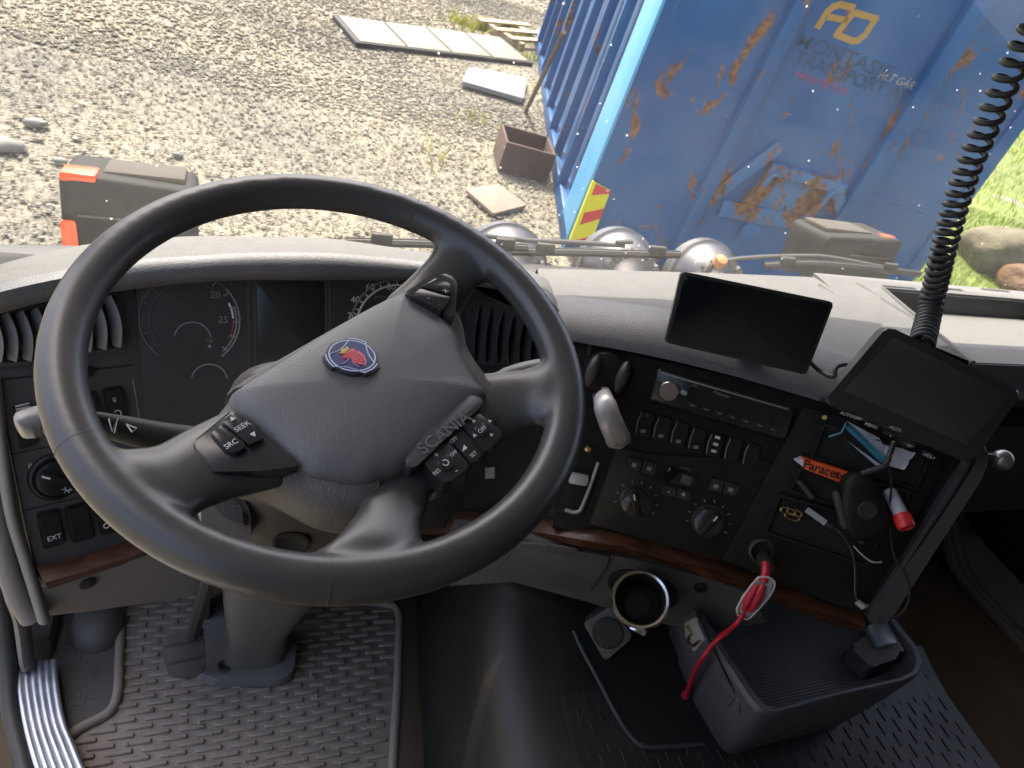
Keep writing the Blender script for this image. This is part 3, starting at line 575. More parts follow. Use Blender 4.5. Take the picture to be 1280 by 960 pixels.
def plough(tl, tr, yy, sgn, label, hh):
    a, b = ony(*tl, yy), ony(*tr, yy); wd = b[0] - a[0]; c = A([(a[0] + b[0]) / 2, yy, min(a[2], b[2]) - hh / 2])
    lt = thing('plough_lamp', label, 'plough lamp', c - A([0, 0, hh / 2]), 'plough lamps on the front bar')
    B_ = Fr(c, (1, 0, 0), (0, .10, 1))
    o1 = rp([(-wd / 2, -hh / 2), (wd / 2, -hh / 2), (wd / 2, hh / 2 - .012 * (sgn > 0)), (-wd / 2, hh / 2 - .012 * (sgn < 0))], .022, 5)
    Geo().add(dome(B_, o1, [(.92, -.16), (1.0, -.15), (1.0, -.012), (.985, -.003), (.95, 0.0), (.8, .004), (.3, .006)])).obj('housing', M_lamp, lt, 40)
    Geo().add(box(B_, sgn * wd * .10, hh / 2 - .007, -.09, wd * .62, .016, .10, .006)).obj('top_cap', M_lamptop, lt)
    Geo().add(box(B_, -sgn * wd * .10, hh * .12, .006, wd * .55, .004, .006, .001)).obj('moulding_line', M_lamptop, lt)
    Geo().add(dome(B_.at(wd * .13, hh * .22, .0), rp(rect(wd * .34, hh * .30), .02), [(1, -.002), (.97, .004), (.9, .006), (.5, .0065)])).obj('raised_panel', M_lamp, lt)
    Geo().add(box(B_, -sgn * wd * .36, hh / 2 - .007, -.028, wd * (.26 if sgn > 0 else .16), .018, .06 if sgn > 0 else .03, .005)).obj('top_indicator', M_olens, lt)
    if sgn > 0: Geo().add(prism(B_, rp([(-sgn * wd * .505, hh * .06), (-sgn * wd * .39, hh * .07), (-sgn * wd * .375, -hh * .40), (-sgn * wd * .49, -hh * .26)], .008), -.06, .008, .004)).obj('side_indicator', M_olens, lt)
    Geo().add(tube([c - A([0, .08, hh / 2 - .02]), c - A([0, .06, hh / 2 + .12])], .02, 8)).obj('stem', M_rub, lt)
plough((70, 217), (245, 215), .95, 1, 'dusty grey plough lamp with orange indicator ahead of the switch panel', .20)
plough((1040, 291), (1136, 296), .95, -1, 'dusty grey plough lamp in front of the container by the coiled cord', .14)
M_wip = mat('wiper_grey', (.032, .032, .031), .6, spec=.2, dust=.2, dustcol=(.07, .065, .055)); M_rail = mat('wiper_dark', (.014, .014, .014), .6, spec=.2, dust=.1, dustcol=(.07, .065, .055))
# wipers
def wiper(name, arm, blade, label, yb=.80):
    pts = [ony(*p, yb) for p in blade]; t_ = thing(name, label, 'wiper', pts[0] - A([0, 0, .01]), 'windscreen wipers')
    Geo().add(tube(cr(pts, 6), .005, 6, ry=.008)).obj('blade', M_rub, t_)
    Geo().add(tube(cr([p + A([0, .004, .006]) for p in pts], 6), .003, 6)).obj('blade_rail', M_rail, t_)
    if arm: Geo().add(tube(cr([ony(*p, yb + .03) for p in arm], 6), [.007] * (6 * (len(arm) - 1) + 1), 8, ry=.005)).obj('arm', M_wip, t_)
    for f in (.3, .7): i = int(f * (len(pts) - 1)); q = pts[i] * .5 + pts[i + 1] * .5; Geo().add(wbox(q[0] - .02, q[0] + .02, q[1] - .006, q[1] + .006, q[2], q[2] + .02, .003)).obj('clip', M_wip, t_)
wiper('windscreen_wiper', [(600, 294), (655, 300), (720, 303), (780, 307)], [(432, 303), (520, 305), (600, 308), (660, 311)], 'wiper parked low behind the steering wheel rim')
wiper('windscreen_wiper', [(770, 303), (790, 302)], [(640, 315), (720, 316), (790, 318), (850, 319)], 'wiper lying in front of the driving lamps left of the tablet')
wiper('windscreen_wiper', [(880, 340), (898, 328), (940, 322), (1000, 320), (1040, 322), (1110, 335)], [(955, 333), (1010, 330), (1070, 334), (1150, 343)], 'wiper with rusty pivot between the tablet and the coiled cord')
Geo().add(lathe(Fr(ony(900, 327, .82), (1, 0, 0), (0, 1, .5)), [(.014, -.01), (.014, .01), (.008, .014), (.001, .015)], 14)).obj('pivot_cap', mat('rust_cap', (.35, .16, .06), .7), bpy.data.objects['windscreen_wiper.002'])

# ================================================================== DASHBOARD
db = thing('dashboard', 'wraparound grey truck dashboard with instrument hood and dusty top', 'dashboard', (0, .4, .35))
# --- instrument hood over the cluster: pixel columns, depth from the cluster behind it
UH = [-60, -20, 20, 78, 130, 187, 250, 312, 400, 475, 550, 610, 650, 685, 703, 712]
T_far = [(-60, 352), (0, 330), (60, 314), (125, 303), (190, 298), (250, 295), (400, 297), (437, 301), (550, 318), (650, 335), (690, 352), (712, 392)]
T_crest = [(-60, 372), (0, 354), (78, 338), (187, 323), (312, 316), (400, 316), (475, 321), (550, 329), (610, 338), (650, 350), (690, 368), (712, 402)]
T_bot = [(-60, 412), (0, 392), (56, 376), (150, 364), (225, 354), (306, 350), (400, 350), (495, 351), (560, 354), (610, 360), (650, 372), (690, 395), (712, 425)]
T_y = [(-60, .275), (0, .285), (150, .325), (300, .340), (480, .340), (560, .330), (640, .290), (712, .225)]
rows = []
for k in range(8):
    row = []
    for u in UH:
        y = lerp(u, T_y); vf, vc, vb = lerp(u, T_far), lerp(u, T_crest), lerp(u, T_bot)
        if k == 0: p = ony(u, lerp(u, T_far) - 1, y + .30) - A([0, 0, .12])
        elif k == 1: p = ony(u, vf, y + .20)
        elif k == 2: p = ony(u, vf * .55 + vc * .45, y + .085)
        elif k == 3: p = ony(u, vc, y + .022)
        elif k == 4: p = ony(u, vc * .72 + vb * .28, y + .004)
        elif k == 5: p = ony(u, vc * .3 + vb * .7, y)
        elif k == 6: p = ony(u, vb, y + .004)
        else: p = ony(u, vb, y + .004) + A([0, .10, -.012])
        row.append(p)
    rows.append(row)
ht = cr  # smooth along the columns
rows = [cr(r, 4) for r in rows]
Geo().add(loft(rows[1:4] if False else rows[0:4])).obj('hood_top', M_top, db, 70)
Geo().add(loft(rows[3:])).obj('hood_lip', M_dash, db, 70)
#Geo().add(tube(cr([ony(u, v, y) for u, v, y in ((655, 341, .33), (680, 354, .29), (700, 372, .262), (712, 392, .245), (717, 410, .235), (716, 430, .225))], 6), .0035, 8)).obj('hood_edge_bead', M_top, db)
# --- console pad and top on the right
UC = [672, 690, 710, 735, 780, 830, 880, 930, 980, 1030, 1060, 1100]
T1 = [(640, 335), (852, 340), (960, 344), (1100, 350)]; T2 = [(640, 358), (690, 367), (835, 386), (950, 414), (1040, 440), (1100, 460)]
T3 = [(640, 384), (705, 399), (831, 420), (927, 451), (1000, 470), (1060, 492), (1100, 505)]; T4 = [(640, 412), (723, 428), (812, 444), (911, 468), (1000, 494), (1060, 512), (1100, 526)]
rows = [[], [], [], [], [], [], []]
for u in UC:
    pf = ony(u, lerp(u, T1), .685); pc = CC.wpx(u, lerp(u, T2), -.065); pt = CC.wpx(u, lerp(u, T3), -.004); pb = CC.wpx(u, lerp(u, T4), .012)
    pm = CC.wpx(u, lerp(u, T2) * .5 + lerp(u, T3) * .5, -.022)
    rows[0].append(pf - A([0, -.03, .05])); rows[1].append(pf); rows[2].append(pf * .5 + pc * .5 + A([0, 0, .004])); rows[3].append(pc); rows[4].append(pm); rows[5].append(pt * .5 + pb * .5 - CC.n * -.006); rows[6].append(pb)
ct_rows = [cr(r, 3) for r in rows]
Geo().add(loft(ct_rows[:4])).obj('console_top', M_top, db, 70)
Geo().add(loft(ct_rows[3:] + [[p - CC.n * .05 - CC.u * .004 for p in ct_rows[-1]]])).obj('console_pad', M_dash, db, 70)
er = [[], [], [], [], []]
for u in (1096, 1125, 1155, 1190):
    k_ = (u - 1100); pc = CC.wpx(u, 460 + k_ * .36, -.066); pt = CC.wpx(u, 505 + k_ * .36, -.005); pb = CC.wpx(u, 526 + k_ * .36, .011); pm = CC.wpx(u, 482 + k_ * .36, -.023)
    for r_, p in zip(er, (pc + A([.06, .16, -.03]), pc, pm, pt * .5 + pb * .5 + CC.n * .005, pb)): r_.append(p)
er.append([p - CC.n * .05 for p in er[-1]]); er = [r_ + [r_[-1] + A([.03, .10, -.03])] for r_ in er]
Geo().add(loft(er)).obj('console_pad_end', M_dash, db, 60)
# --- passenger side top with a storage recess
def pz(u, v, y): return ony(u, v, y)
E1 = lambda u: ony(u, lerp(u, [(1040, 348), (1155, 352), (1280, 365), (1400, 385)]), lerp(u, [(1040, .69), (1280, .64), (1400, .60)]))
tz = E1(1160)[2]
UQ = [1000, 1040, 1075, 1105]
rows = []
def ptop(x, y): return A([x, y, .640 + (y - .66) * -.30 + .01])      # passenger top plane: falls towards the glass
zf = .624
def ptz(y): return zf + (.66 - y) * .22
def pp(u, v):       # pixel on the passenger top plane
    d = ray(u, v); t_ = (zf + .66 * .22 - .22 * CAM[1] - CAM[2]) / (d[2] + .22 * d[1]); return CAM + d * t_
PTF = Fr((0, 0, zf + .66 * .22), (1, 0, 0), (0, 1, -.22))
def p2(p): q = A(p) - PTF.p; return (q @ PTF.h, q @ PTF.u)
fl, nl = A(p2(pp(1106, 362))), A(p2(pp(1216, 453))); yF, yN = fl[1], nl[1]; xR_ = 1.08; yE = p2((0, .70, ptz(.70)))[1]; y0_ = p2((0, .20, ptz(.20)))[1]
L1_, L2_ = A(p2(pp(1030, 352))), A(p2(pp(1120, 428))); ld_ = (L2_ - L1_) / (L2_[1] - L1_[1])
gt = Geo()
for poly in ([tuple(L1_ + ld_ * (y0_ - L1_[1])), (nl[0], y0_), (nl[0], yN), (fl[0], yF), (fl[0], yE), tuple(L1_ + ld_ * (yE - L1_[1]))], [(fl[0], yF), (xR_, yF), (xR_, yE), (fl[0], yE)], [(xR_, y0_), (XR, y0_), (XR, yE), (xR_, yE)], [(nl[0], y0_), (xR_, y0_), (xR_, yN), (nl[0], yN)]): gt.add(prism(PTF, ccw(poly), -.014, 0, .0))
gt.obj('passenger_top', M_top, db, 50)
Geo().add(prism(PTF, ccw([(nl[0] - .003, yN - .003), (xR_ + .003, yN - .003), (xR_ + .003, yF + .003), (fl[0] - .003, yF + .003)]), -.055, -.042)).obj('recess_floor', mat('recess_liner_pale', (.105, .105, .10), .7, dust=.3, dustcol=(.2, .18, .15)), db)
gw = Geo(); rc_ = [nl, A([xR_, yN]), A([xR_, yF]), fl]
for k in range(4): gw.add(bar(PTF, rc_[k], rc_[(k + 1) % 4], .006, -.043, -.0015, 0))
gw.obj('recess_wall', M_lpn, db)
Geo().add(tube(cr([PTF.w(*p, .001) for p in (A([xR_, yF + .004]), A([fl[0], yF + .004]), fl * .5 + nl * .5 + A([-.005, 0]), nl + A([-.004, -.004]))], 1), .0035, 6)).obj('recess_rim', M_top, db, 60)
for (a, b) in (((1025, 356), (1100, 412)), ((1072, 355), (1148, 402))): pa, pb = pp(*a), pp(*b); Geo().add(tube([pa, pa * .5 + pb * .5, pb], .004, 6)).obj('top_seam', M_print if False else M_top, db)
for u in (1125, 1185, 1245): c = pp(u, 360 + (u - 1125) * .03); Geo().add(wbox(c[0] - .045, c[0] + .045, c[1] - .006, c[1] + .006, c[2] - .012, c[2] + .0015, .001)).obj('defrost_slot', M_groove, db)
# passenger front face, glove box
yf = .20
Geo().add(slab([[A([x, y, z]) for x in np.linspace(.12, XR, 8)] for y, z in ((yf, ptz(yf)), (yf - .02, ptz(yf) - .03), (yf - .012, ptz(yf) - .07), (yf + .04, ptz(yf) - .10))], (0, .02, -.005))).obj('passenger_pad', M_dash, db, 60)
Geo().add(wbox(.12, XR, yf + .03, yf + .06, .33, ptz(yf) - .08, .005)).obj('glovebox_lid', M_lpn, db)
Geo().add(wbox(.3, 1.1, yf + .018, yf + .032, ptz(yf) - .17, ptz(yf) - .135, .004)).obj('glovebox_handle', M_blk, db)
# --- unseen dark filler behind the faces, added to block light leaks
Geo().add(wbox(XL + .01, .1, .44, .64, .38, .56)).obj('leak_filler', M_groove, db)
# --- instrument cluster
def pxprism(fr, L, z0, z1, bev=0.0, r=0.0, off=None, seg=2): 
    pts = ccw(fr.pts(L, z1 if off is None else off)); 
    return prism(fr, rp(pts, r, 4) if r else pts, z0, z1, bev, seg)
icl = Geo().add(pxprism(CL, [(168, 330), (640, 330), (600, 660), (190, 660)], -.03, 0)).obj('instrument_cluster', mat('cluster_glass', (.022, .022, .022), .30, var=.15, rvar=.05, dust=.06), db)
tag(icl, 'dark instrument cluster with rev counter and speedometer dials')
def ring(fr, cx, cy, r0, r1, a0, a1, z=.0006, n=48, m_=None, parent=None, name='dial_ring', th=.0008):
    V = []; Fc = []; 
    for i in range(n + 1):
        a = math.radians(a0 + (a1 - a0) * i / n)
        for r in (r0, r1):
            for zz in (z, z + th): V.append(fr.w(cx + r * math.cos(a), cy + r * math.sin(a), zz))
    for i in range(n): b = i * 4; c = b + 4; Fc += [(b + 1, b + 3, c + 3, c + 1), (b, c, c + 2, b + 2), (b, b + 1, c + 1, c), (b + 2, c + 2, c + 3, b + 3)]
    return raw(name, V, Fc, m_ or M_dim, parent, 30)
g1 = CL.px(238, 400); rg = .060
ring(CL, *g1, rg * .965, rg, -50, 45, m_=M_dim, parent=icl, name='dial_ring'); ring(CL, *g1, rg * .965, rg, 45, 232, m_=M_faint, parent=icl)
ring(CL, *g1, rg * .90, rg * .935, -44, 20, m_=M_dim, parent=icl); ring(CL, *g1, rg * .835, rg * .87, 5, 28, m_=M_print, parent=icl); ring(CL, *g1, rg * .835, rg * .87, -25, 2, m_=mat('dial_red', (.25, .03, .04), .5), parent=icl)
ring(CL, *g1, rg * .78, rg * .80, 45, 215, m_=M_faint, parent=icl)
for i in range(14): a = math.radians(-40 + i * 20); f2 = CL.at(g1[0] + rg * .90 * math.cos(a), g1[1] + rg * .90 * math.sin(a), .001, a); Geo().add(box(f2, 0, 0, .0004, .007, .0016, .0008)).obj('dial_tick', M_dim if i < 6 else M_faint, icl)
def ctx(fr, s, u, v, size, m_, parent, rot=0.0, sx=1.0, off=.0008, sh=0.0): return Geo().add(text(fr, s, size, *fr.px(u, v, off), off, rot, sx, sh)).obj('lettering', m_, parent, None)
ctx(CL, '20', 269, 369, .0125, M_dim, icl); ctx(CL, '25', 279, 400, .0125, M_dim, icl); ctx(CL, '15', 240, 358, .011, M_faint, icl)
ring(CL, *CL.px(241, 424), .021, .0225, 10, 170, m_=M_dim, parent=icl); ring(CL, *CL.px(262, 476), .021, .0225, 10, 170, m_=M_dim, parent=icl)
ctx(CL, '120', 262, 426, .006, M_dim, icl); ctx(CL, '80', 241, 414, .005, M_faint, icl)
Geo().add(lathe(CL.at(*CL.px(262, 433)), [(.0022, 0), (.0022, .0012), (.001, .0013)], 12)).obj('warning_lamp', M_dim, icl)
#Geo().add(lathe(CL.at(*g1), [(.010, 0), (.010, .005), (.007, .007), (.001, .0075)], 20)).obj('needle_hub', M_blk, icl)
g2 = CL.px(497, 408); 
ring(CL, *g2, rg * 1.06, rg * 1.10, 60, 232, m_=M_dim, parent=icl); ring(CL, *g2, rg * .93, rg * .97, 62, 215, m_=M_print, parent=icl); ring(CL, *g2, rg * 1.06, rg * 1.10, -50, 60, m_=M_faint, parent=icl)
for i in range(15): a = math.radians(215 - i * 11); f2 = CL.at(g2[0] + rg * .99 * math.cos(a), g2[1] + rg * .99 * math.sin(a), .001, a); Geo().add(box(f2, 0, 0, .0004, .006, .0015, .0008)).obj('dial_tick', M_print, icl)
ctx(CL, '40', 444, 375, .0125, M_print, icl); ctx(CL, '60', 463, 359, .0125, M_print, icl); ctx(CL, '80', 489, 359, .0125, M_print, icl); ctx(CL, 'km/h', 475, 371, .007, M_dim, icl); ctx(CL, '20', 440, 395, .0125, M_print, icl)
for u in (310, 318, 407, 412): Geo().add(bar(CL, CL.px(u, 345), CL.px(u + 2, 560), .0012, 0, .0008, 0)).obj('cluster_seam', M_faint, icl)
Geo().add(pxprism(CL, [(320, 352), (405, 352), (406, 470), (322, 470)], -.001, .0012, .0006, .003)).obj('display', mat('display_glass', (.022, .023, .022), .22, var=.1), icl)
# --- switch panel by the door
lpn = Geo().add(pxprism(LP, [(-40, 385), (168, 345), (190, 470), (212, 690), (47, 722), (30, 640), (10, 540)], -.03, 0, .003)).obj('switch_panel', M_lpn, db)
tag(lpn, 'charcoal switch panel with light knob and rocker switches by the door')
vt = Geo().add(pxprism(LP, [(-30, 395), (149, 363), (156, 434), (140, 440), (18, 458), (-24, 460)], .0, .004, .002, .006)).obj('air_vent', M_lpn, db)
Geo().add(pxprism(LP, [(-26, 399), (145, 367), (151, 432), (138, 436), (20, 453), (-20, 454)], .0035, .0046, 0, .006)).obj('vent_opening', M_groove, vt)
M_slat = mat('vent_slat_grey', (.13, .125, .125), .38, grain=.2, gscale=600)
for i in range(9):
    u = -14 + i * 18.5; a, b = A(LP.px(u, lerp(u, [(-20, 397), (145, 369)]) + 2, .012)), A(LP.px(u + 9 + i * .3, lerp(u, [(-20, 452), (20, 452), (140, 434)]) - 2, .012))
    f2 = LP; d = b - a; pts = []
    for t_ in np.linspace(0, 1, 9): q = a + d * t_; pts.append(LP.w(q[0] + .004 * math.sin(t_ * 3.14), q[1], .005 + .006 * math.sin(t_ * 3.14)))
    Geo().add(tube(pts, .0014, 6, ry=.0098, up=unit(LP.n * .75 + LP.h * .66))).obj('slat', M_slat, vt, 50)
Geo().add(bar(LP, LP.px(-30, 478), LP.px(168, 456), .0018, 0, .0006, 0)).obj('panel_seam', M_groove, lpn)
Geo().add(bar(LP, LP.px(14, 568), LP.px(195, 530), .0014, 0, .0006, 0)).obj('panel_seam', M_groove, lpn)
Geo().add(bar(LP, LP.px(30, 638), LP.px(200, 598), .0014, 0, .0006, 0)).obj('panel_seam', M_groove, lpn)
Geo().add(bar(LP, LP.px(166, 474), LP.px(175, 528), .0012, 0, .0012, 0)).obj('panel_trim_line', M_dim, lpn)
Geo().add(pxprism(LP, [(96, 461), (116, 457), (119, 467), (114, 471), (97, 474)], 0, .006, .002, .003)).obj('vent_slider', M_sw, lpn)
def rocker(fr, L, parent, z=.007, m_=None, name='switch'):
    pts = ccw(fr.pts(L, z)); pts = rp(pts, .004, 4); c = A(pts).mean(0)
    rim = [tuple(c + (A(p) - c) * 1.09) for p in pts]
    s = Geo().add(dome(fr, pts, [(1, 0), (1, z * .6), (.95, z * .95), (.86, z), (.5, z * .93)])).obj(name, m_ or M_sw, parent, 40)
    Geo().add(prism(fr, rim, -.0005, .0012, .0006)).obj('switch_surround', M_groove, s); return s
s1 = rocker(LP, [(130, 488), (154, 484), (161, 520), (137, 526)], lpn); ctx(LP, '0', 143, 500, .008, M_print, s1, off=.0085)
ring(LP, *LP.px(147, 517, .0075), .0035, .0045, 200, 500, z=.0074, m_=M_print, parent=s1, name='icon'); 
s1 = rocker(LP, [(100, 494), (121, 490), (127, 527), (106, 532)], lpn)
s1 = rocker(LP, [(47, 644), (74, 638), (82, 679), (56, 687)], lpn); ctx(LP, 'EXT', 68, 672, .0085, M_print, s1, off=.0085, rot=.02)
s1 = rocker(LP, [(82, 637), (110, 630), (119, 672), (92, 679)], lpn)
s1 = rocker(LP, [(119, 630), (142, 624), (150, 664), (128, 670)], lpn); ring(LP, *LP.px(133, 657, .0075), .0025, .0036, 0, 360, z=.0074, m_=M_print, parent=s1, name='icon')
kb = LP.at(*LP.px(68, 596)); lk = Geo().add(lathe(kb, [(.0285, 0), (.0285, .003), (.026, .006), (.024, .0065), (.0235, .004), (.021, .004), (.0205, .012), (.018, .0135), (.001, .0138)], 40)).obj('light_knob', M_sw, lpn, 40)
Geo().add(box(kb.at(0, 0, .0165, math.radians(148)), 0, 0, 0, .040, .011, .010, .003)).obj('knob_grip', M_sw, lk)
Geo().add(box(kb.at(0, 0, .0218, math.radians(148)), .013, 0, 0, .009, .0022, .0008)).obj('knob_mark', M_print, lk)
ctx(LP, '0', 38, 583, .0085, M_print, lpn); ring(LP, *LP.px(82, 607, .001), .0024, .0036, 0, 360, z=.0145, m_=M_print, parent=lk, name='icon')
for a in range(8): f2 = LP.at(*LP.px(82, 607, .001), .0145, a * math.pi / 4); Geo().add(box(f2, .0053, 0, .0003, .0018, .0008, .0006)).obj('icon', M_print, lk)
tw = Geo().add(pxprism(LP, [(15, 507), (38, 503), (48, 555), (25, 562)], 0, .003, .001, .004)).obj('dimmer_recess', M_groove, lpn)
for i in range(6): t_ = i / 5; Geo().add(bar(LP, LP.px(19 + t_ * 4, 508 + t_ * 20, .004), LP.px(37 + t_ * 4, 504 + t_ * 20, .004), .0022, .002, .006, .0006)).obj('dimmer_wheel_tooth', M_silver, tw)
# trim between panel and door, wood strip and lower panel
wd_t = [(47, 712), (62, 708), (110, 696), (160, 680), (190, 671), (260, 655)]; wd_b = [(60, 737), (66, 735), (110, 720), (160, 704), (190, 694), (260, 677)]
r1 = cr([LP.wpx(*p, .010) for p in wd_t], 5); r2 = cr([LP.wpx(*p, .016) for p in wd_b], 5); rm = [a * .5 + b * .5 + LP.n * .012 for a, b in zip(r1, r2)]; r0 = [p - LP.n * .04 for p in r1]; r3 = [p - LP.n * .02 + LP.u * .012 for p in r2]
Geo().add(loft([r0, r1, [a * .75 + b * .25 for a, b in zip(rm, r1)], rm, r2, r3])).add(([r0[0], r1[0], rm[0], r2[0], r3[0]], [(0, 1, 2, 3, 4)])).obj('wood_trim', M_wood, db, 60)
lowt = [(52, 738), (120, 724), (180, 710), (230, 700), (300, 692)]; lowb = [(58, 772), (62, 771), (120, 763), (180, 753), (230, 745), (300, 733)]
LPL = panel(LP.wpx(120, 719, .010), -18, -8)
q1 = cr([LPL.wpx(*p) for p in ((52, 734), (112, 717), (165, 700), (230, 683), (300, 668))], 4); q2 = cr([LPL.wpx(*p) for p in ((58, 770), (120, 763), (180, 754), (240, 745), (300, 735))], 4)
lpl = Geo().add(slab([q1, [a * .5 + b * .5 + LPL.n * .004 for a, b in zip(q1, q2)], q2, [b - LPL.n * .05 + A([0, 0, -.004]) for b in q2]], tuple(-LPL.n * .012))).obj('lower_panel', mat('lower_panel_taupe', (.13, .12, .115), .6, grain=.5, gscale=600, dust=.1), db, 50)
Geo().add(pxprism(LPL, [(99, 733), (108, 726), (120, 724), (122, 729), (112, 736), (101, 738)], .001, .0048, .001, .004)).obj('grip_hole', M_groove, lpl)
pt_ = [LP.wpx(u, v, -.004) for u, v in ((-8, 470), (2, 560), (14, 640), (32, 700), (45, 742), (55, 775))]
Geo().add(tube(cr(pt_, 6), .007, 10, ry=.016, up=LP.n)).obj('door_side_trim', M_pil, db, 60)
pt_ = [LP.wpx(u, v, -.03) for u, v in ((-40, 500), (-14, 600), (6, 690), (22, 740), (40, 772))]
Geo().add(tube(cr(pt_, 6), .014, 10, ry=.02, up=LP.n)).obj('door_side_trim', M_pil, db, 60)

# --- between cluster and console: vent panel
CR_ = Fr(CL.wpx(585, 450, .004), CC.wpx(735, 520) - CL.wpx(585, 450, .004), (0, .35, .94))
crp = Geo().add(pxprism(CR_, [(560, 345), (740, 430), (712, 690), (520, 690)], -.04, 0)).obj('column_side_panel', M_blk, db)
vt = Geo().add(pxprism(CR_, [(578, 372), (600, 366), (660, 392), (690, 425), (684, 462), (570, 462)], 0, .005, .002, .006)).obj('air_vent', M_blk, db)
Geo().add(pxprism(CR_, [(583, 378), (602, 372), (657, 397), (684, 428), (679, 456), (577, 456)], .004, .0056, 0, .005)).obj('vent_opening', M_groove, vt)
for i in range(7):
    u = 592 + i * 14; a, b = A(CR_.px(u + 4, lerp(u, [(590, 380), (655, 400), (690, 432)]) + 2, .012)), A(CR_.px(u - 2, 452, .012)); d = b - a
    pts = [CR_.w(*(a + d * t_), .006 + .005 * math.sin(t_ * 3.14)) for t_ in np.linspace(0, 1, 7)]
    Geo().add(tube(pts, .0012, 6, ry=.006, up=unit(CR_.n * .8 + CR_.h * .6))).obj('slat', mat('vent_slat_black', (.035, .035, .036), .4), vt, 50)
Geo().add(bar(CR_, CR_.px(676, 560), CR_.px(655, 645), .0016, 0, .001, 0)).obj('panel_seam', M_dim, crp)
for (u, v, s) in ((617, 556, '0'), (640, 539, '01')): ctx(CR_, s, u, v, .011, M_dim, crp)
Geo().add(pxprism(CR_, [(606, 585), (618, 584), (618, 598), (606, 599)], 0, .004, .001)).obj('switch', M_dim, crp)
# --- centre console face
ccf = Geo().add(pxprism(CC, [(716, 425), (1000, 490), (1235, 548), (1215, 585), (1085, 778), (1000, 750), (900, 712), (800, 680), (690, 660), (706, 560)], -.05, 0, .002)).obj('console_face', M_blk, db)
tag(ccf, 'black centre console face with radio, switches and heater controls')
# radio
rad = Geo().add(pxprism(CC, [(822, 460), (992, 510), (982, 549), (811, 500)], 0, .012, .003, .004)).obj('radio', mat('radio_gloss', (.010, .010, .011), .18, dust=.03), db)
tag(rad, 'single-slot car radio with silver volume knob')
Geo().add(bar(CC, CC.px(826, 466, .013), CC.px(986, 512, .013), .0022, .012, .0132, .0004)).obj('radio_trim', M_dim, rad)
Geo().add(pxprism(CC, [(862, 483), (968, 514), (964, 530), (858, 500)], .012, .0128, 0, .002, .0128)).obj('radio_display', M_scr, rad)
kn = CC.at(*CC.px(836, 489, .018), 0); kk = Geo().add(lathe(kn, [(.0130, .010), (.0130, .019), (.0115, .021), (.001, .0208)], 36)).obj('volume_knob', mat('spun_silver', (.55, .52, .50), .25, metal=1), rad, 40)
ctx(CC, 'Pioneer', 902, 493, .0065, M_dim, rad, off=.0135); ctx(CC, 'DISP', 868, 482, .004, M_dim, rad, off=.0135); ctx(CC, 'CD-R', 830, 470, .004, M_dim, rad, off=.0135)
for i in range(7): t_ = i / 6; Geo().add(box(CC.at(*CC.px(866 + t_ * 100, 506 + t_ * 30, .0125), .0125), 0, 0, 0, .011, .0042, .002, .0006)).obj('preset_button', M_btn, rad); Geo().add(box(CC.at(*CC.px(866 + t_ * 100, 507 + t_ * 30, .0136), .0136), 0, 0, 0, .004, .0011, .0004)).obj('lettering', M_dim, rad)
Geo().add(pxprism(CC, [(852, 487), (860, 490), (858, 495), (850, 492)], .012, .015, .001, .002)).obj('radio_button', M_silver, rad)
# switch row
sw0 = [(800, 513), (822, 519), (844, 526), (866, 533), (888, 540), (911, 546), (934, 553)]
for i, (u, v) in enumerate(sw0):
    L_ = [(u + 3, v), (u + 19, v + 5), (u + 11, v + 35), (u - 6, v + 30)]; s1 = rocker(CC, L_, ccf, .006)
    Geo().add(tube([CC.wpx(u + 2, v + 3, .0072), CC.wpx(u - 3, v + 14, .0076), CC.wpx(u - 5, v + 27, .0072)], .0007, 5)).obj('switch_edge', M_dim, s1)
    if i < 4: Geo().add(box(CC.at(*CC.px(u + 4, v + 26, .0075), .0066, .3), 0, 0, 0, .006, .004, .001)).obj('icon', M_dim, s1)
    if i == 0: ctx(CC, '0', u + 9, v + 7, .006, M_dim, s1, off=.0075)
    if i == 4:
        for k in range(3): Geo().add(box(CC.at(*CC.px(u + 9 - k * 2.4, v + 7 + k * 8.5, .0075), .0066), 0, 0, 0, .0062, .0034, .001)).obj('icon', M_print, s1)
# heater panel
hv = Geo().add(pxprism(CC, [(770, 560), (812, 568), (962, 576), (966, 580), (905, 702), (736, 655)], 0, .004, .002, .004)).obj('heater_panel', M_sw, db)
for (u, v) in ((795, 629), (886, 653)):
    f2 = CC.at(*CC.px(u, v, .012)); k_ = Geo().add(lathe(f2, [(.0215, .003), (.0215, .006), (.0185, .0065), (.018, .016), (.015, .018), (.001, .018)], 36)).obj('heater_knob', M_btn, hv, 40)
    Geo().add(box(f2.at(0, 0, .020, math.radians(118 if u < 850 else 70)), 0, 0, 0, .034, .010, .008, .003)).obj('knob_grip', M_sw, k_); Geo().add(box(f2.at(0, 0, .0245, math.radians(118 if u < 850 else 70)), .011, 0, 0, .008, .0022, .0008)).obj('knob_mark', M_print, k_)
    for a in range(9): th = math.radians(200 - a * 27); Geo().add(box(f2.at(.0262 * math.cos(th), .0262 * math.sin(th), .0042, th), 0, 0, .0003, .0035, .0016, .0006)).obj('dial_tick', M_dim, hv)
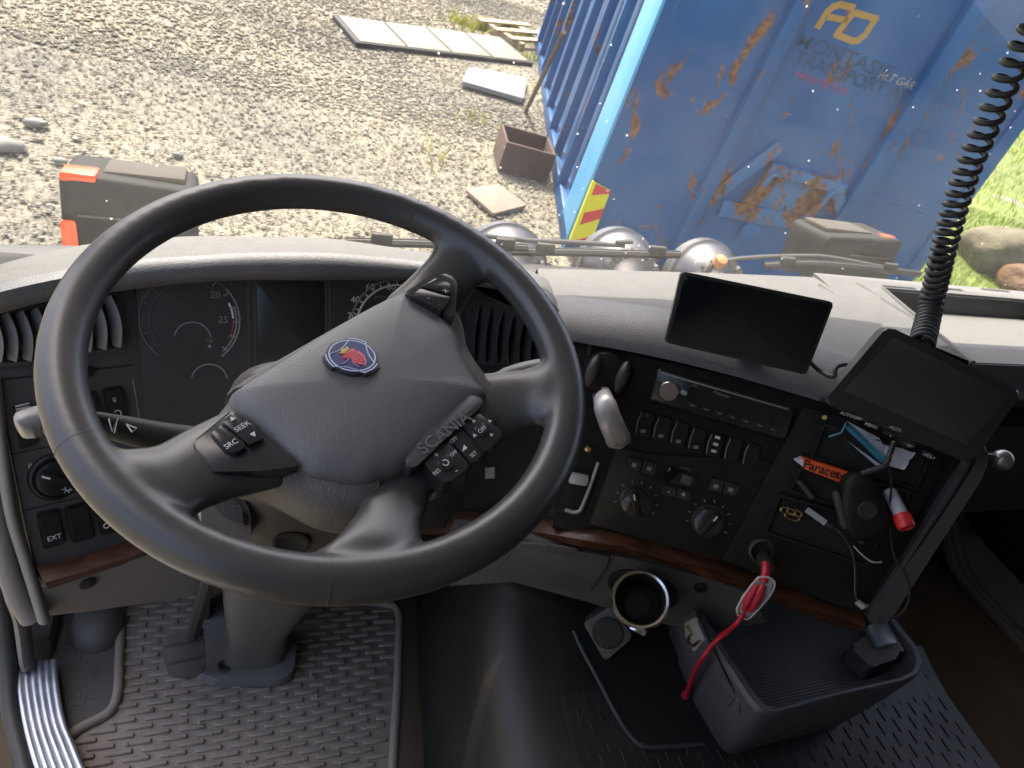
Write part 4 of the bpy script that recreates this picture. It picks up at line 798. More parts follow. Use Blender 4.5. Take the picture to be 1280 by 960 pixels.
for (L_, ic) in (([(786, 571), (803, 575), (799, 590), (782, 586)], 1), ([(805, 575), (822, 580), (818, 595), (801, 590)], 1), ([(889, 598), (905, 602), (901, 616), (885, 612)], 1), ([(907, 602), (924, 607), (920, 621), (903, 616)], 1), ([(829, 606), (846, 610), (843, 622), (826, 618)], '-'), ([(848, 610), (864, 615), (860, 627), (844, 622)], '+')):
    s1 = Geo().add(pxprism(CC, L_, .003, .008, .0015, .002)).obj('heater_button', M_btn, hv); c = A(L_).mean(0)
    if ic == 1: Geo().add(box(CC.at(*CC.px(c[0], c[1] + 1, .009), .0081), 0, 0, 0, .0058, .0052, .0008)).obj('icon', M_dim, s1)
    else: ctx(CC, ic, c[0], c[1], .012, M_print, s1, off=.0085)
Geo().add(pxprism(CC, [(836, 583), (876, 593), (869, 611), (828, 601)], .003, .0055, .001, .002)).obj('heater_display', M_scr, hv); Geo().add(box(CC.at(*CC.px(858, 600, .006), .006), 0, 0, 0, .013, .011, .001)).obj('display_segment', M_faint, hv); ctx(CC, 'AUTO', 857, 586, .005, M_dim, hv, off=.006)
# park brake lever and hand-brake cover at the left of the console
pv = Geo().add(lathe(CC.at(*CC.px(757, 466, .004)), [(.030, 0), (.030, .008), (.026, .014), (.022, .015)], 32)).obj('vent_nozzle', M_sw, ccf)
for (u, v, s) in ((741, 464, 1), (778, 472, -1)): Geo().add(dome(CC.at(*CC.px(u, v, .012), .004), circle(.008, 20, ry=.022), [(1, 0), (1, .010), (.9, .016), (.6, .020), (.2, .021)])).obj('nozzle_ear', M_lpn, ccf)
pb = Geo().add(tube(cr([CC.wpx(u, v, o) for u, v, o in ((752, 492, .004), (755, 503, .045), (762, 524, .055), (771, 545, .05), (774, 553, .042))], 5), [.013] * 6 + [.0145] * 5 + [.015] * 5 + [.0155] * 4 + [.011], 14, ry=[.010] * 21, up=CC.n)).obj('park_brake_lever', M_silver, db, 50)
Geo().add(tube([CC.wpx(752, 492, -.005), CC.wpx(753, 497, .03)], .011, 12)).obj('lever_stem', M_sw, pb)
Geo().add(lathe(CC.at(*CC.px(775, 548, .055), .048), [(.012, 0), (.012, .006), (.008, .009), (.001, .0092)], 20)).obj('lever_button', M_dim, pb)
# small cubby left of the heater panel
cb = Geo().add(pxprism(CC, [(712, 592), (748, 596), (728, 646), (694, 640)], .0, .003, .001, .003)).obj('coin_cubby', M_groove, db)
Geo().add(tube(cr([CC.wpx(u, v, .006) for u, v in ((748, 578), (738, 607), (729, 630), (724, 639), (716, 640), (706, 637))], 5), .0025, 8)).obj('cubby_trim', M_silver, cb, 50)
Geo().add(pxprism(CC, [(713, 592), (736, 596), (734, 608), (710, 604)], .002, .012, .003, .003)).obj('cubby_catch', M_silver, cb)
Geo().add(lathe(CC.at(*CC.px(735, 561, .01)), [(.004, 0), (.004, .012), (.001, .013)], 12)).obj('ignition_pin', M_brass, cb)
# --- open pigeon-holes on the right of the console
M_in = mat('pigeonhole_dark', (.020, .020, .020), .6)
hole = Geo().add(pxprism(CC, [(1004, 508), (1188, 560), (1096, 752), (902, 700)], 0, .006, .002, .004)).obj('pigeonhole_unit', M_blk, db)
tag(hole, 'open storage pigeon-holes of the console holding small items')
def cubby(L, dep=.05):
    pts = ccw(CC.pts(L, .007)); n = len(pts); g_ = Geo().add(prism(CC, rp(pts, .004), .0055, .0072)); g_.obj('pigeonhole', M_groove, hole)
    c = A(pts).mean(0); e = [A(p) for p in pts]
    for i in range(n):
        a, b = e[i], e[(i + 1) % n]; Geo().add(bar(CC, a, b, .0035, .005, .0125, .0012)).obj('pigeonhole_edge', M_sw, hole)
cubby([(1030, 530), (1160, 570), (1144, 610), (1015, 570)]); cubby([(1005, 575), (1136, 614), (1118, 655), (988, 612)]); cubby([(975, 618), (1105, 656), (1082, 705), (957, 664)])
Geo().add(pxprism(CC, [(1020, 516), (1036, 520), (1033, 530), (1017, 527)], .005, .009, .001)).obj('warning_label', M_sw, hole); Geo().add(lathe(CC.at(*CC.px(1031, 522, .01)), [(.003, .0085), (.003, .0095), (.001, .0096)], 10)).obj('icon', mat('amber_icon', (.5, .4, .1), .5), hole)
# sockets
sk = Geo().add(lathe(CC.at(*CC.px(953, 690, .012)), [(.0165, .003), (.0165, .010), (.0135, .012), (.012, .008), (.0115, .001)], 32)).obj('power_socket', M_rub, db)
Geo().add(lathe(CC.at(*CC.px(957, 703, .02)), [(.0095, 0.0), (.0095, .03), (.0085, .042), (.006, .045), (.001, .045)], 20)).obj('socket_plug', M_rub, sk)
# right-hand end bar
eb = [((1228, 556), .03), ((1222, 580), .032), ((1198, 620), .032), ((1150, 692), .030), ((1110, 752), .026), ((1095, 776), .012)]
bars = cr([CC.wpx(*p, o * .6) for p, o in eb], 5)
Geo().add(pxprism(CC, [(1210, 562), (1222, 553), (1234, 558), (1236, 575), (1228, 598), (1120, 765), (1105, 783), (1086, 778), (1088, 768), (1190, 604), (1206, 580)], -.02, .022, .004, .006)).obj('console_end_bar', mat('end_bar_grey', (.042, .043, .045), .5, grain=.3, gscale=900), db, 40)
rows = [[p for p in bars], [p + A([.03, .16, -.02]) for p in bars], [p + A([.05, .34, -.04]) for p in bars]]
Geo().add(slab(rows, (-.01, 0, 0))).obj('console_side', M_blk, db, 50)
# wood strip under the console
wt = [(470, 640), (540, 640), (600, 643), (668, 650), (740, 661), (800, 674), (880, 694), (906, 705), (969, 728), (1019, 748), (1080, 770)]
wb = [(470, 668), (540, 668), (600, 668), (668, 674), (740, 686), (800, 696), (875, 720), (925, 735), (987, 760), (1037, 780), (1080, 790)]
def wpt(u, v, o):
    return CC.wpx(u, v, o) if u > 690 else CR_.wpx(u, v, o + .006)
r1 = cr([wpt(*p, .004) for p in wt], 4); r2 = cr([wpt(*p, .010) for p in wb], 4); rm = [a * .5 + b * .5 + CC.n * .010 for a, b in zip(r1, r2)]
Geo().add(loft([[p - CC.n * .05 for p in r1], r1, [a * .8 + b * .2 for a, b in zip(rm, r1)], rm, r2, [p - CC.n * .06 for p in r2]])).obj('wood_trim', M_wood, db, 60)
# grey panel under the wood, with ashtray lid and cup holder
LW = panel(CC.wpx(800, 698, .002), 30, -6)
lw_ = Geo().add(pxprism(LW, [(560, 668), (640, 672), (700, 680), (790, 699), (880, 722), (940, 742), (960, 780), (880, 790), (800, 776), (735, 750), (640, 725), (560, 735)], -.03, 0, .004)).obj('lower_panel', M_low, db)
lid = Geo().add(pxprism(LW, [(618, 717), (650, 681), (666, 680), (762, 696), (756, 712), (735, 741)], 0, .006, .002, .003)).obj('drawer_lid', M_low, lw_)
Geo().add(pxprism(LW, [(684, 680), (722, 687), (718, 695), (681, 689)], .005, .0075, .001)).obj('drawer_catch', M_low, lid)
Geo().add(dome(LW.at(*LW.px(803, 738, .003)), circle(.048, 32, ry=.034), [(1, 0), (1, .003), (.92, .004), (.88, .0035), (.86, .002)])).obj('cup_recess', M_groove, lw_)
CUPp = LW.wpx(800, 750, .050); CUPn = unit(unit(CAM - CUPp) * .85 + A([0, 0, .25])); CUP = Fr(CUPp, np.cross((0, 0, 1.), CUPn), np.cross(CUPn, np.cross((0, 0, 1.), CUPn)))
cp = Geo().add(lathe(CUP, [(.030, -.055), (.034, -.01), (.0345, 0), (.0335, .004), (.031, .005), (.0295, .002), (.029, -.01), (.027, -.045), (.001, -.046)], 44)).obj('cup_holder', M_blk, db, 45)
Geo().add(lathe(CUP, [(.0350, -.012), (.0372, -.009), (.0375, .004), (.0350, .0075), (.0320, .0068), (.0305, .002)], 44, 0, 0, False)).obj('chrome_ring', M_chrome, cp, 50)
Geo().add(box(CUP, .012, -.035, .001, .022, .008, .01, .003)).obj('ring_tab', M_chrome, cp); Geo().add(lathe(CUP, [(.018, -.0455), (.018, -.043), (.012, -.042), (.001, -.042)], 24)).obj('cup_base', M_rub, cp)
Geo().add(lathe(LW.at(*LW.px(876, 736, .003)), [(.009, 0), (.009, .002), (.007, .0025), (.006, -.002), (.001, -.003)], 20)).obj('screw_cup', M_groove, lw_)
# little loudspeaker block under it
SP = Fr(LW.wpx(760, 792, .03), unit(A([.80, -.60, 0])), (.25, .45, .86)); spk = Geo().add(prism(SP, rp(ccw([SP.px(*p) for p in ((729, 779), (765, 757), (791, 797), (756, 827))]), .005), -.05, 0, .004)).obj('speaker_block', M_low, db)
Geo().add(lathe(SP.at(*SP.px(760, 791)), [(.0215, -.001), (.0215, .0014), (.020, .002), (.001, .0022)], 32)).obj('speaker_grille', M_groove, spk)
for i in range(-6, 7): wdt = math.sqrt(max(0, .0195 ** 2 - (i * .003) ** 2)) * 2; Geo().add(box(SP.at(*SP.px(760, 791)), 0, i * .003, .0025, wdt, .0009, .0012)).obj('grille_bar', M_low, spk)

# ================================================================== STEERING WHEEL
sw = thing('steering_wheel', 'large dark grey four-spoke steering wheel turned to the left', 'steering wheel', WF.w(0, 0, -.10))
RW, RT = .2065, .0182
gr = Geo()
n = 96; rimp = [WF.w(RW * math.cos(2 * math.pi * i / n), RW * math.sin(2 * math.pi * i / n), 0) for i in range(n)]
gr.add(tube(rimp, RT, 18, True, ry=RT * .94, up=WF.n))
def spoke(px, off, wid, th):
    P_ = [A((*WF.px(u, v, o), o)) for (u, v), o in zip(px, off)]; P_ = cr(P_, 6); W_ = np.interp(np.linspace(0, 1, len(P_)), np.linspace(0, 1, len(wid)), wid); T_ = np.interp(np.linspace(0, 1, len(P_)), np.linspace(0, 1, len(th)), th)
    return tube([WF.w(*p) for p in P_], list(W_), 18, ry=list(T_), up=WF.n)
gr.add(spoke([(330, 555), (275, 575), (225, 597), (185, 612), (152, 626)], [-.022, -.020, -.012, -.004, 0], [.042, .037, .032, .039, .050], [.016, .015, .015, .015, .011]))
gr.add(spoke([(510, 570), (497, 610), (487, 650), (476, 688), (466, 718)], [-.030, -.026, -.016, -.004, 0], [.036, .029, .026, .034, .047], [.013, .012, .012, .013, .011]))
gr.add(spoke([(585, 515), (625, 505), (660, 496), (688, 491), (708, 488)], [-.030, -.024, -.014, -.004, 0], [.042, .036, .031, .039, .050], [.016, .014, .013, .014, .012]))
gr.add(spoke([(520, 400), (545, 368), (566, 340), (585, 318), (598, 304)], [-.030, -.024, -.014, -.005, 0], [.038, .033, .030, .038, .048], [.016, .014, .013, .014, .012]))
ro = gr.obj('rim', M_rim, sw, None)
md = ro.modifiers.new('blend', 'REMESH'); md.mode = 'VOXEL'; md.voxel_size = .0034; md.use_smooth_shade = True
ms = ro.modifiers.new('soften', 'SMOOTH'); ms.factor = .5; ms.iterations = 14
# stitched seams where grip meets spoke
def seam(th, w0=.0):
    c = A([RW * math.cos(th), RW * math.sin(th)]); rd = WF.h * math.cos(th) + WF.u * math.sin(th)
    return tube([WF.w(c[0], c[1], 0) + rd * (RT - .0012) * math.cos(a) + WF.n * (RT * .94 - .0012) * math.sin(a) for a in np.linspace(0, 2 * math.pi, 29)[:-1]], .0009, 6, True)
for px in ((512, 278), (722, 536), (410, 752), (95, 560)):
    q = WF.px(*px); Geo().add(seam(math.atan2(q[1], q[0]))).obj('leather_seam', M_hubdark, sw, 60)
# hub body
M_hublow = mat('hub_pad_warm_bounce', (.10, .096, .09), .48, grain=.7, gscale=620, gtype='voronoi')  # pad plastic again, dimmer, with warm bounce light put into its colour
def wpts(L, o): return ccw(WF.pts(L, o))
hubo = wpts([(286, 505), (300, 485), (500, 372), (545, 370), (575, 405), (585, 445), (612, 485), (640, 520), (575, 598), (530, 606), (478, 612), (462, 650), (400, 648), (330, 614), (270, 596), (246, 560)], -.035)
hubo = [tuple(p) for p in cr([A(p) for p in hubo], 4, True)]
Geo().add(dome(WF, hubo, [(.70, -.085), (.90, -.075), (.985, -.052), (1.0, -.040), (.985, -.028), (.94, -.018), (.88, -.012)])).obj('hub_body', M_hublow, sw, 60)
pado = wpts([(286, 498), (300, 484), (365, 443), (432, 402), (497, 369), (512, 368), (548, 391), (569, 413), (580, 445), (597, 478), (608, 490), (606, 500), (570, 530), (509, 586), (474, 600), (452, 606), (415, 602), (378, 590), (330, 548), (298, 520)], -.010)
pado = [tuple(p) for p in cr([A(p) for p in pado], 4, True)]
pad = Geo().add(dome(WF, pado, [(1.03, -.060), (1.012, -.030), (1.0, -.016), (.985, -.010), (.955, -.0055), (.90, -.002), (.80, .001), (.62, .004), (.4, .006), (.2, .007), (.05, .0072)])).obj('airbag_cover', M_pad, sw, 60)
tag(pad, 'grained grey airbag cover with blue round emblem')
def padz(a, b):
    P_ = A(pado); c = P_.mean(0); q = A([a, b]) - c; r = np.linalg.norm(q); th = math.atan2(q[1], q[0]); pr = P_ - c; k = np.argmin(np.abs((np.arctan2(pr[:, 1], pr[:, 0]) - th + math.pi) % (2 * math.pi) - math.pi))
    return float(np.interp(r / np.linalg.norm(pr[k]), [0.05, .2, .4, .62, .8, .9, .955, .985, 1], [.0072, .007, .006, .004, .001, -.002, -.0055, -.010, -.016]))
# emblem
zz = lambda x, y: (395 + x / 14.12, 412 + y / 14.12)
ec = WF.px(440, 446.2, .006); ez = padz(*ec) + .0012
tl9 = math.radians(9); EM = Fr(WF.w(ec[0], ec[1], ez), WF.h, WF.u * math.cos(tl9) - WF.n * math.sin(tl9))
ER = abs(EM.px(469.4, 446)[0] - EM.px(410.6, 446)[0]) / 2
tabs = [math.degrees(math.atan2(*reversed(EM.px(*p)))) for p in ((446.3, 426.2), (408.5, 452.4), (464.8, 462.3))]
def emb(r, tab, n=120):
    out = []
    for i in range(n):
        a = 2 * math.pi * i / n; k = 0
        for ta in tabs: d = abs((math.degrees(a) - ta + 180) % 360 - 180); k = max(k, min(1, max(0, (25 - d) / 4)))
        out.append(((r + tab * k) * math.cos(a), (r + tab * k) * math.sin(a)))
    return out
M_navy = mat('emblem_navy', (.010, .022, .12), .3, var=.05); M_gold = mat('emblem_gold', (.55, .38, .12), .4); M_gred = mat('emblem_red', (.50, .012, .04), .4, var=.05); M_ewht = mat('emblem_silver', (.48, .52, .62), .35)
em = Geo().add(prism(EM, emb(ER * 1.10, ER * .13), -.006, .0004, .0004)).obj('emblem', M_hubdark, sw)
Geo().add(prism(EM, emb(ER * 1.04, ER * .13), .0, .0010, .0003)).obj('emblem_field', M_navy, em)
ring(EM, 0, 0, ER * .945, ER * 1.0, 0, 360, z=.0008, m_=M_ewht, parent=em, name='emblem_ring', n=64, th=.0004)
for ta in tabs: ring(EM, 0, 0, ER * 1.085, ER * 1.14, ta - 22, ta + 22, z=.0008, m_=M_ewht, parent=em, name='emblem_arc', n=16, th=.0004)
for L_ in (((235, 440), (440, 345), (585, 185)), ((865, 215), (925, 430), (1035, 590)), ((335, 650), (590, 675), (880, 770))):
    Geo().add(tube(cr([EM.wpx(*zz(*p), .0011) for p in L_], 8), .00052, 5)).obj('emblem_line', M_ewht, em)
ppz = lambda L_: ccw([EM.px(*zz(*p)) for p in L_])
Geo().add(prism(EM, ppz([(455, 500), (520, 440), (600, 385), (650, 350), (700, 390), (740, 395), (800, 430), (845, 470), (885, 550), (862, 645), (815, 615), (770, 640), (700, 615), (660, 605), (625, 560), (605, 505), (570, 500), (545, 540), (500, 545)]), .0008, .0016, .0002)).obj('emblem_head', M_gred, em)
Geo().add(prism(EM, ppz([(378, 432), (440, 420), (428, 350), (500, 370), (538, 308), (592, 365), (545, 410), (500, 455), (445, 442)]), .0008, .0017, .0002)).obj('emblem_crown', M_gold, em)
for L_ in (((440, 600), (500, 590), (545, 555), (590, 500), (560, 480), (480, 490)), ((640, 560), (680, 610), (760, 640)), ((700, 470), (730, 450), (740, 500), (700, 530)), ((740, 400), (830, 460), (885, 560), (860, 645)), ((600, 380), (650, 350), (660, 400)), ((780, 540), (850, 560)), ((760, 590), (840, 620))):
    Geo().add(tube([EM.wpx(*zz(*p), .0017) for p in L_], .00034, 5)).obj('emblem_line', mat('emblem_pink', (.55, .35, .42), .4), em)
# SCANIA plate at the foot of the pad
ip = [(589, 493), (603, 497), (605, 505), (562, 543), (522, 582), (513, 586), (506, 578), (509, 568), (535, 540), (560, 514), (575, 500)]
BT = WF.at(0, 0, -.008)
plate = Geo().add(prism(BT, rp(ccw(BT.pts(ip, .0072)), .004), -.02, .0072, .0012)).obj('name_plate', M_hubdark, sw)
tcx, tcy = BT.px(556, 541, .0075); Geo().add(text(BT, 'SCANIA', .0150, tcx, tcy, .0072, math.radians(37), 1.12, 0, .0006, 'CENTER', .01)).obj('lettering', mat('embossed_grey', (.14, .14, .142), .3), plate, None)
# button clusters
def btn(L, m_=M_btn, z0=-.02, z1=.003, r=.002, bev=.0012, name='button', fr=BT): return Geo().add(prism(fr, rp(ccw(fr.pts(L, z1)), r), z0, z1, bev)).obj(name, m_, sw)
def bic(b, s, u, v, size, rot=37, off=.0034, m_=M_print, fr=BT, sx=1.0): Geo().add(text(fr, s, size, *fr.px(u, v, off), off, math.radians(rot), sx)).obj('lettering', m_, b, None)
k1 = btn([(577, 531), (598, 514), (630, 541), (608, 566)], z1=.005, r=.004); btn([(592, 535), (604, 527), (614, 537), (601, 546)], z1=.0075, r=.003, name='button_centre'); bic(k1, 'OFF', 603, 537, .0055, off=.008)
for (u, v, r) in ((592, 526, 0), (612, 526, 0), (614, 543, 0), (593, 544, 0)): Geo().add(prism(BT.at(*BT.px(u, v, .0055), .0052, math.radians(37)), [(-.0018, -.0014), (.0018, -.0014), (0, .0018)], 0, .0004)).obj('icon', M_print, k1)
k2 = btn([(560, 546), (575, 533), (606, 566), (590, 580)], z1=.0035); bic(k2, 'OFF', 567, 550, .0048, off=.004); bic(k2, 'SET', 592, 568, .0048, off=.004); Geo().add(prism(BT.at(*BT.px(579, 560, .004), .0036, math.radians(37)), [(-.003, -.002), (.003, -.002), (.003, .002)], 0, .0004)).obj('icon', M_print, k2)
k3 = btn([(529, 578), (558, 549), (588, 582), (562, 603), (552, 603)], z1=.004, r=.004); btn([(545, 577), (560, 566), (571, 578), (557, 590)], z1=.006, r=.003, name='button_centre'); bic(k3, '+', 546, 569, .008, off=.0045); bic(k3, 'OFF', 567, 567, .0045, off=.0045); bic(k3, 'RES', 546, 590, .0048, off=.0045); bic(k3, '-', 570, 588, .008, off=.0045)
ring(BT, *BT.px(557, 578, .0065), .0022, .003, 200, 500, z=.0061, m_=M_print, parent=k3, name='icon', n=16, th=.0003)
# left spoke keys
lf_ = [(240, 553), (290, 512), (376, 582), (330, 588), (262, 590), (252, 578)]
LB = WF.at(0, 0, -.006)
kl = Geo().add(prism(LB, rp(ccw(LB.pts(lf_, .004)), .004), -.02, .004, .0025)).obj('key_panel', M_btn, sw)
a1 = btn([(262, 540), (276, 530), (309, 556), (294, 567), (281, 563)], z1=.009, r=.003, fr=LB); bic(a1, 'SRC', 289, 555, .0062, 37, .0094, fr=LB)
a2 = btn([(277, 528), (291, 516), (331, 546), (312, 556)], z1=.009, r=.002, fr=LB); bic(a2, 'SEEK', 303, 533, .0062, 37, .0094, fr=LB)
for (u, v, s) in ((290, 523, 1), (317, 543, -1)): Geo().add(prism(LB.at(*LB.px(u, v, .0093), .0091, math.radians(37 if s > 0 else -143)), [(-.0022, -.0018), (.0022, -.0018), (0, .0022)], 0, .0004)).obj('icon', M_print, a2)
# upper spoke keys
uf = [(505, 366), (540, 343), (562, 341), (573, 352), (568, 398), (552, 388)]
UB = WF.at(0, 0, -.003)
ku = Geo().add(prism(UB, rp(ccw(UB.pts(uf, .004)), .004), -.02, .004, .003)).obj('key_panel', mat('key_panel_gloss', (.05, .05, .052), .22), sw)
b1 = btn([(526, 358), (545, 347), (563, 354), (565, 368)], z1=.008, r=.002, fr=UB); bic(b1, 'x', 556, 363, .009, 37, .0084, fr=UB)
b2 = btn([(512, 369), (525, 360), (564, 371), (552, 389)], z1=.008, r=.002, fr=UB); bic(b2, '+', 536, 373, .007, 37, .0084, m_=M_dim, fr=UB); bic(b2, '-', 549, 380, .007, 37, .0084, m_=M_dim, fr=UB)
bic(pad, 'F', 521, 388, .008, 37, -.0005, m_=M_faint, fr=WF)

# ================================================================== STEERING COLUMN
sc = thing('steering_column', 'taupe steering column shroud rising from the floor to the wheel', 'steering column', (-.62, .27, 0))
ax = -WF.n
c0 = WF.w(.005, -.01, -.075)
def secs(L):
    """vertical-ish sections: (centre, half width x, half depth)"""
    rows = []
    for c, hx_, hy_, dirv in L:
        d = unit(dirv); h = A([1., 0, 0]); f = unit(np.cross(d, h)); rows.append([A(c) + h * hx_ * math.copysign(abs(math.cos(t_)) ** .6, math.cos(t_)) + f * hy_ * math.copysign(abs(math.sin(t_)) ** .6, math.sin(t_)) for t_ in np.linspace(0, 2 * math.pi, 37)[:-1]])
    return rows
def cap(rows): V, Fc = loft(rows, True); n = len(rows[0]); Fc.append(list(range(n))[::-1]); Fc.append([(len(rows) - 1) * n + i for i in range(n)]); return V, Fc
shr = secs([(c0, .075, .060, ax), (c0 + ax * .03, .095, .085, ax), (c0 + ax * .10, .100, .095, ax), (c0 + ax * .19 + A([0, .02, 0]), .085, .085, ax), (c0 + ax * .27 + A([-.01, .04, 0]), .06, .06, (0, .2, -.95))])
Geo().add(cap(shr)).obj('upper_shroud', mat('shroud_dark_taupe', (.048, .042, .038), .5, grain=.3, gscale=700, dust=.05), sc, 50)
foot = secs([((-.59, .14, .56), .075, .06, (0, .3, -1)), ((-.592, .19, .42), .078, .058, (0, .35, -1)), ((-.598, .245, .26), .070, .052, (0, .3, -1)), ((-.606, .275, .17), .058, .046, (0, .25, -1)), ((-.612, .292, .10), .046, .040, (0, .15, -1)), ((-.614, .298, .07), .050, .042, (0, .05, -1)), ((-.615, .30, .02), .047, .040, (0, 0, -1))])
Geo().add(cap(foot)).obj('lower_cover', M_col, sc, 50)
from mathutils.bvhtree import BVHTree
bv = BVHTree.FromPolygons([tuple(p) for p in cap(shr)[0]], cap(shr)[1])
def onshr(u, v): h_ = bv.ray_cast(Vector(CAM), Vector(unit(ray(u, v)))); return (A(h_[0]), A(h_[1])) if h_[0] is not None else (None, None)
hp_, hn = onshr(365, 678)
if hp_ is not None:
    if hn @ ray(365, 678) > 0: hn = -hn
    hr = unit(np.cross((0, 0, 1.), hn)); Hf = Fr(hp_, hr, np.cross(hn, hr)); Geo().add(lathe(Hf, [(.017, -.002), (.017, .0015), (.014, .002), (.013, .0012), (.001, .0008)], 24)).obj('screw_recess', M_groove, sc, 40)
IG = Fr(WF.wpx(282, 648, -.115), (1, .1, 0), (0, .55, .83))
ig = Geo().add(prism(IG, rp(ccw([IG.px(*p) for p in ((250, 608), (296, 610), (314, 640), (313, 690), (262, 672), (252, 660))]), .008), -.06, 0, .006, 3)).obj('ignition_housing', mat('ignition_taupe', (.17, .15, .13), .55, dust=.1), sc)
Geo().add(prism(IG, rp(ccw([IG.px(*p, .002) for p in ((262, 616), (290, 616), (306, 640), (305, 656), (284, 650), (268, 634))]), .008), -.001, .002, .001)).obj('ignition_inset', M_dash, ig)
Geo().add(prism(IG, rp(ccw([IG.px(*p, .004) for p in ((303, 640), (310, 644), (310, 658), (304, 656))]), .002), -.001, .004, .001)).obj('key_slot', M_groove, ig)
base_ = [(252, 745), (262, 742), (300, 742), (370, 800), (368, 842), (350, 852), (262, 853), (248, 838)]
ZB = Fr((0, .30, .03), (1, 0, 0), (0, 1, .10)); Geo().add(prism(ZB, rp(ccw(ZB.pts(base_)), .012), -.02, .006, .004)).obj('base_plate', mat('base_plate_grey', (.14, .14, .145), .6, dust=.2), sc)
Geo().add(lathe(ZB.at(*ZB.px(280, 836)), [(.011, .004), (.011, .009), (.008, .010), (.005, .006), (.001, .006)], 16)).obj('bolt', M_lpn, sc)
# stalks
def shroud_pt(u, v, o): return WF.wpx(u, v, o)
st1 = Geo().add(tube(cr([WF.wpx(u, v, o) for u, v, o in ((250, 556, -.06), (205, 548, -.055), (160, 538, -.052), (110, 528, -.05), (70, 526, -.05))], 5), [.016, .016, .0155, .015, .0145, .014, .0135, .013, .0125, .012, .0115, .011, .0105, .010, .0095, .009, .009, .009, .009, .009, .009], 14, ry=.010, up=WF.n)).obj('wiper_stalk', M_blk, sc, 60)
Geo().add(tube(cr([WF.wpx(u, v, o) for u, v, o in ((64, 526, -.05), (50, 526, -.05), (36, 530, -.05), (24, 536, -.05))], 5), [.011] * 4 + [.0125] * 8 + [.0120, .0105, .009, .006], 14, ry=.011, up=WF.n)).obj('stalk_cap', mat('stalk_cap_grey', (.17, .165, .16), .3), st1, 60)
for pts_ in (((136, 523), (140, 539), (147, 523), (143, 541)),): 
    Geo().add(tube([WF.wpx(u, v, -.0385) for u, v in pts_], .0006, 5)).obj('icon', M_print, st1)
Geo().add(tube([WF.wpx(u, v, -.0385) for u, v in ((158, 530), (165, 540), (171, 535), (158, 530))], .0006, 5)).obj('icon', M_print, st1)
st2 = Geo().add(tube(cr([WF.wpx(u, v, o) for u, v, o in ((600, 486, -.06), (635, 474, -.058), (665, 465, -.056), (700, 460, -.056))], 5), [.011] * 5 + [.013] * 11, 14, ry=.010, up=WF.n)).obj('retarder_stalk', mat('stalk_grey', (.10, .10, .10), .4), sc, 60)
Geo().add(box(Fr(WF.wpx(620, 481, -.045), unit(WF.wpx(700, 460, -.05) - WF.wpx(600, 486, -.05)), WF.u), 0, 0, 0, .024, .016, .014, .003)).obj('stalk_switch', M_lpn, st2)

# ================================================================== FLOOR, TUNNEL, PEDAL
Z0 = W0
def zf_(L, z, off=None): return [tuple(onz(u, v, z)[:2]) for u, v in L]
mat_out = zf_([(152, 752), (235, 735), (330, 735), (494, 757), (500, 770), (497, 860), (490, 980), (486, 1040), (60, 1040), (72, 985), (77, 935), (90, 915), (140, 890), (148, 866)], .010)
fm = thing('floor_mat', 'worn grey ribbed rubber floor mat in the driver footwell', 'floor mat', (-.62, .2, 0))
Geo().add(prism(W0, rp(ccw(mat_out), .015), -.006, .006, .003)).obj('mat_base', M_mat, fm)
edge = [A((x, y, .010)) for x, y in rp(mat_out, .015, 4)]
Geo().add(tube(edge, .0075, 8, True)).obj('raised_edge', M_mat, fm, 60)
def inside(p, poly):
    c = False; n = len(poly)
    for i in range(n):
        (x1, y1), (x2, y2) = poly[i - 1], poly[i]
        if (y1 > p[1]) != (y2 > p[1]) and p[0] < (x2 - x1) * (p[1] - y1) / (y2 - y1) + x1: c = not c
    return c
inn = [tuple(A(mat_out).mean(0) + (A(p) - A(mat_out).mean(0)) * .955) for p in mat_out]
gp = Geo(); row = 0; y = -.25
while y < .46:
    x = -1.0 + (row % 2) * .0245
    while x < -.33:
        if inside((x, y), inn): gp.add(box(W0, x, y, .0078, .036, .0075, .0050, .0015, 1))
        x += .049
    y += .0128; row += 1
rb = gp.obj('tread_ribs', M_mat, fm, 40); rb['kind'] = 'stuff'
gv = []; gfc = []
for i in range(420):
    x_, y_ = random.uniform(-.95, -.38), random.uniform(-.1, .42)
    if not inside((x_, y_), inn): continue
    r_ = random.uniform(.0006, .0022) * (2 if random.random() < .05 else 1); k_ = len(gv)
    gv += [A([x_, y_, .0125]) + IV[q] * r_ * random.uniform(.6, 1.3) for q in range(len(IV))]; gfc += (IF + k_).tolist()
tag(raw('floor_grit', gv, gfc, mat('grit', (.30, .26, .21), .9, var=.4, vscale=60), None, None), 'fine grit and crumbs scattered over the floor mat', 'grit', kind='stuff')
# footwell side pad with moulded blobs, sill strip, door seal
fp = thing('footwell_pad', 'dusty moulded rubber pad between door sill and floor mat', 'floor pad', (-.9, .3, 0))
M_fp = mat('footwell_rubber', (.085, .082, .080), .6, grain=.3, gscale=300, dust=.25, dustcol=(.22, .2, .18))
Geo().add(prism(W0, ccw(zf_([(34, 765), (150, 745), (146, 868), (138, 888), (88, 914), (70, 960), (60, 1000), (20, 1000), (40, 880)], .004)), -.006, .003)).obj('pad_base', M_fp, fp)
c = onz(122, 778, .02); Geo().add(dome(W0.at(c[0], c[1], 0), circle(.042, 28, ry=.050), [(1, .0), (.97, .015), (.85, .032), (.6, .042), (.3, .046), (.05, .047)])).obj('moulded_bulge', M_fp, fp, 60)
c = onz(52, 800, .0); Geo().add(dome(W0.at(c[0], c[1], 0), rp(zf_([(36, 775), (70, 768), (70, 822), (33, 826)], .03) and rect(.045, .085), .012), [(1, 0), (.95, .03), (.8, .04)])).obj('moulded_block', M_fp, fp, 50)
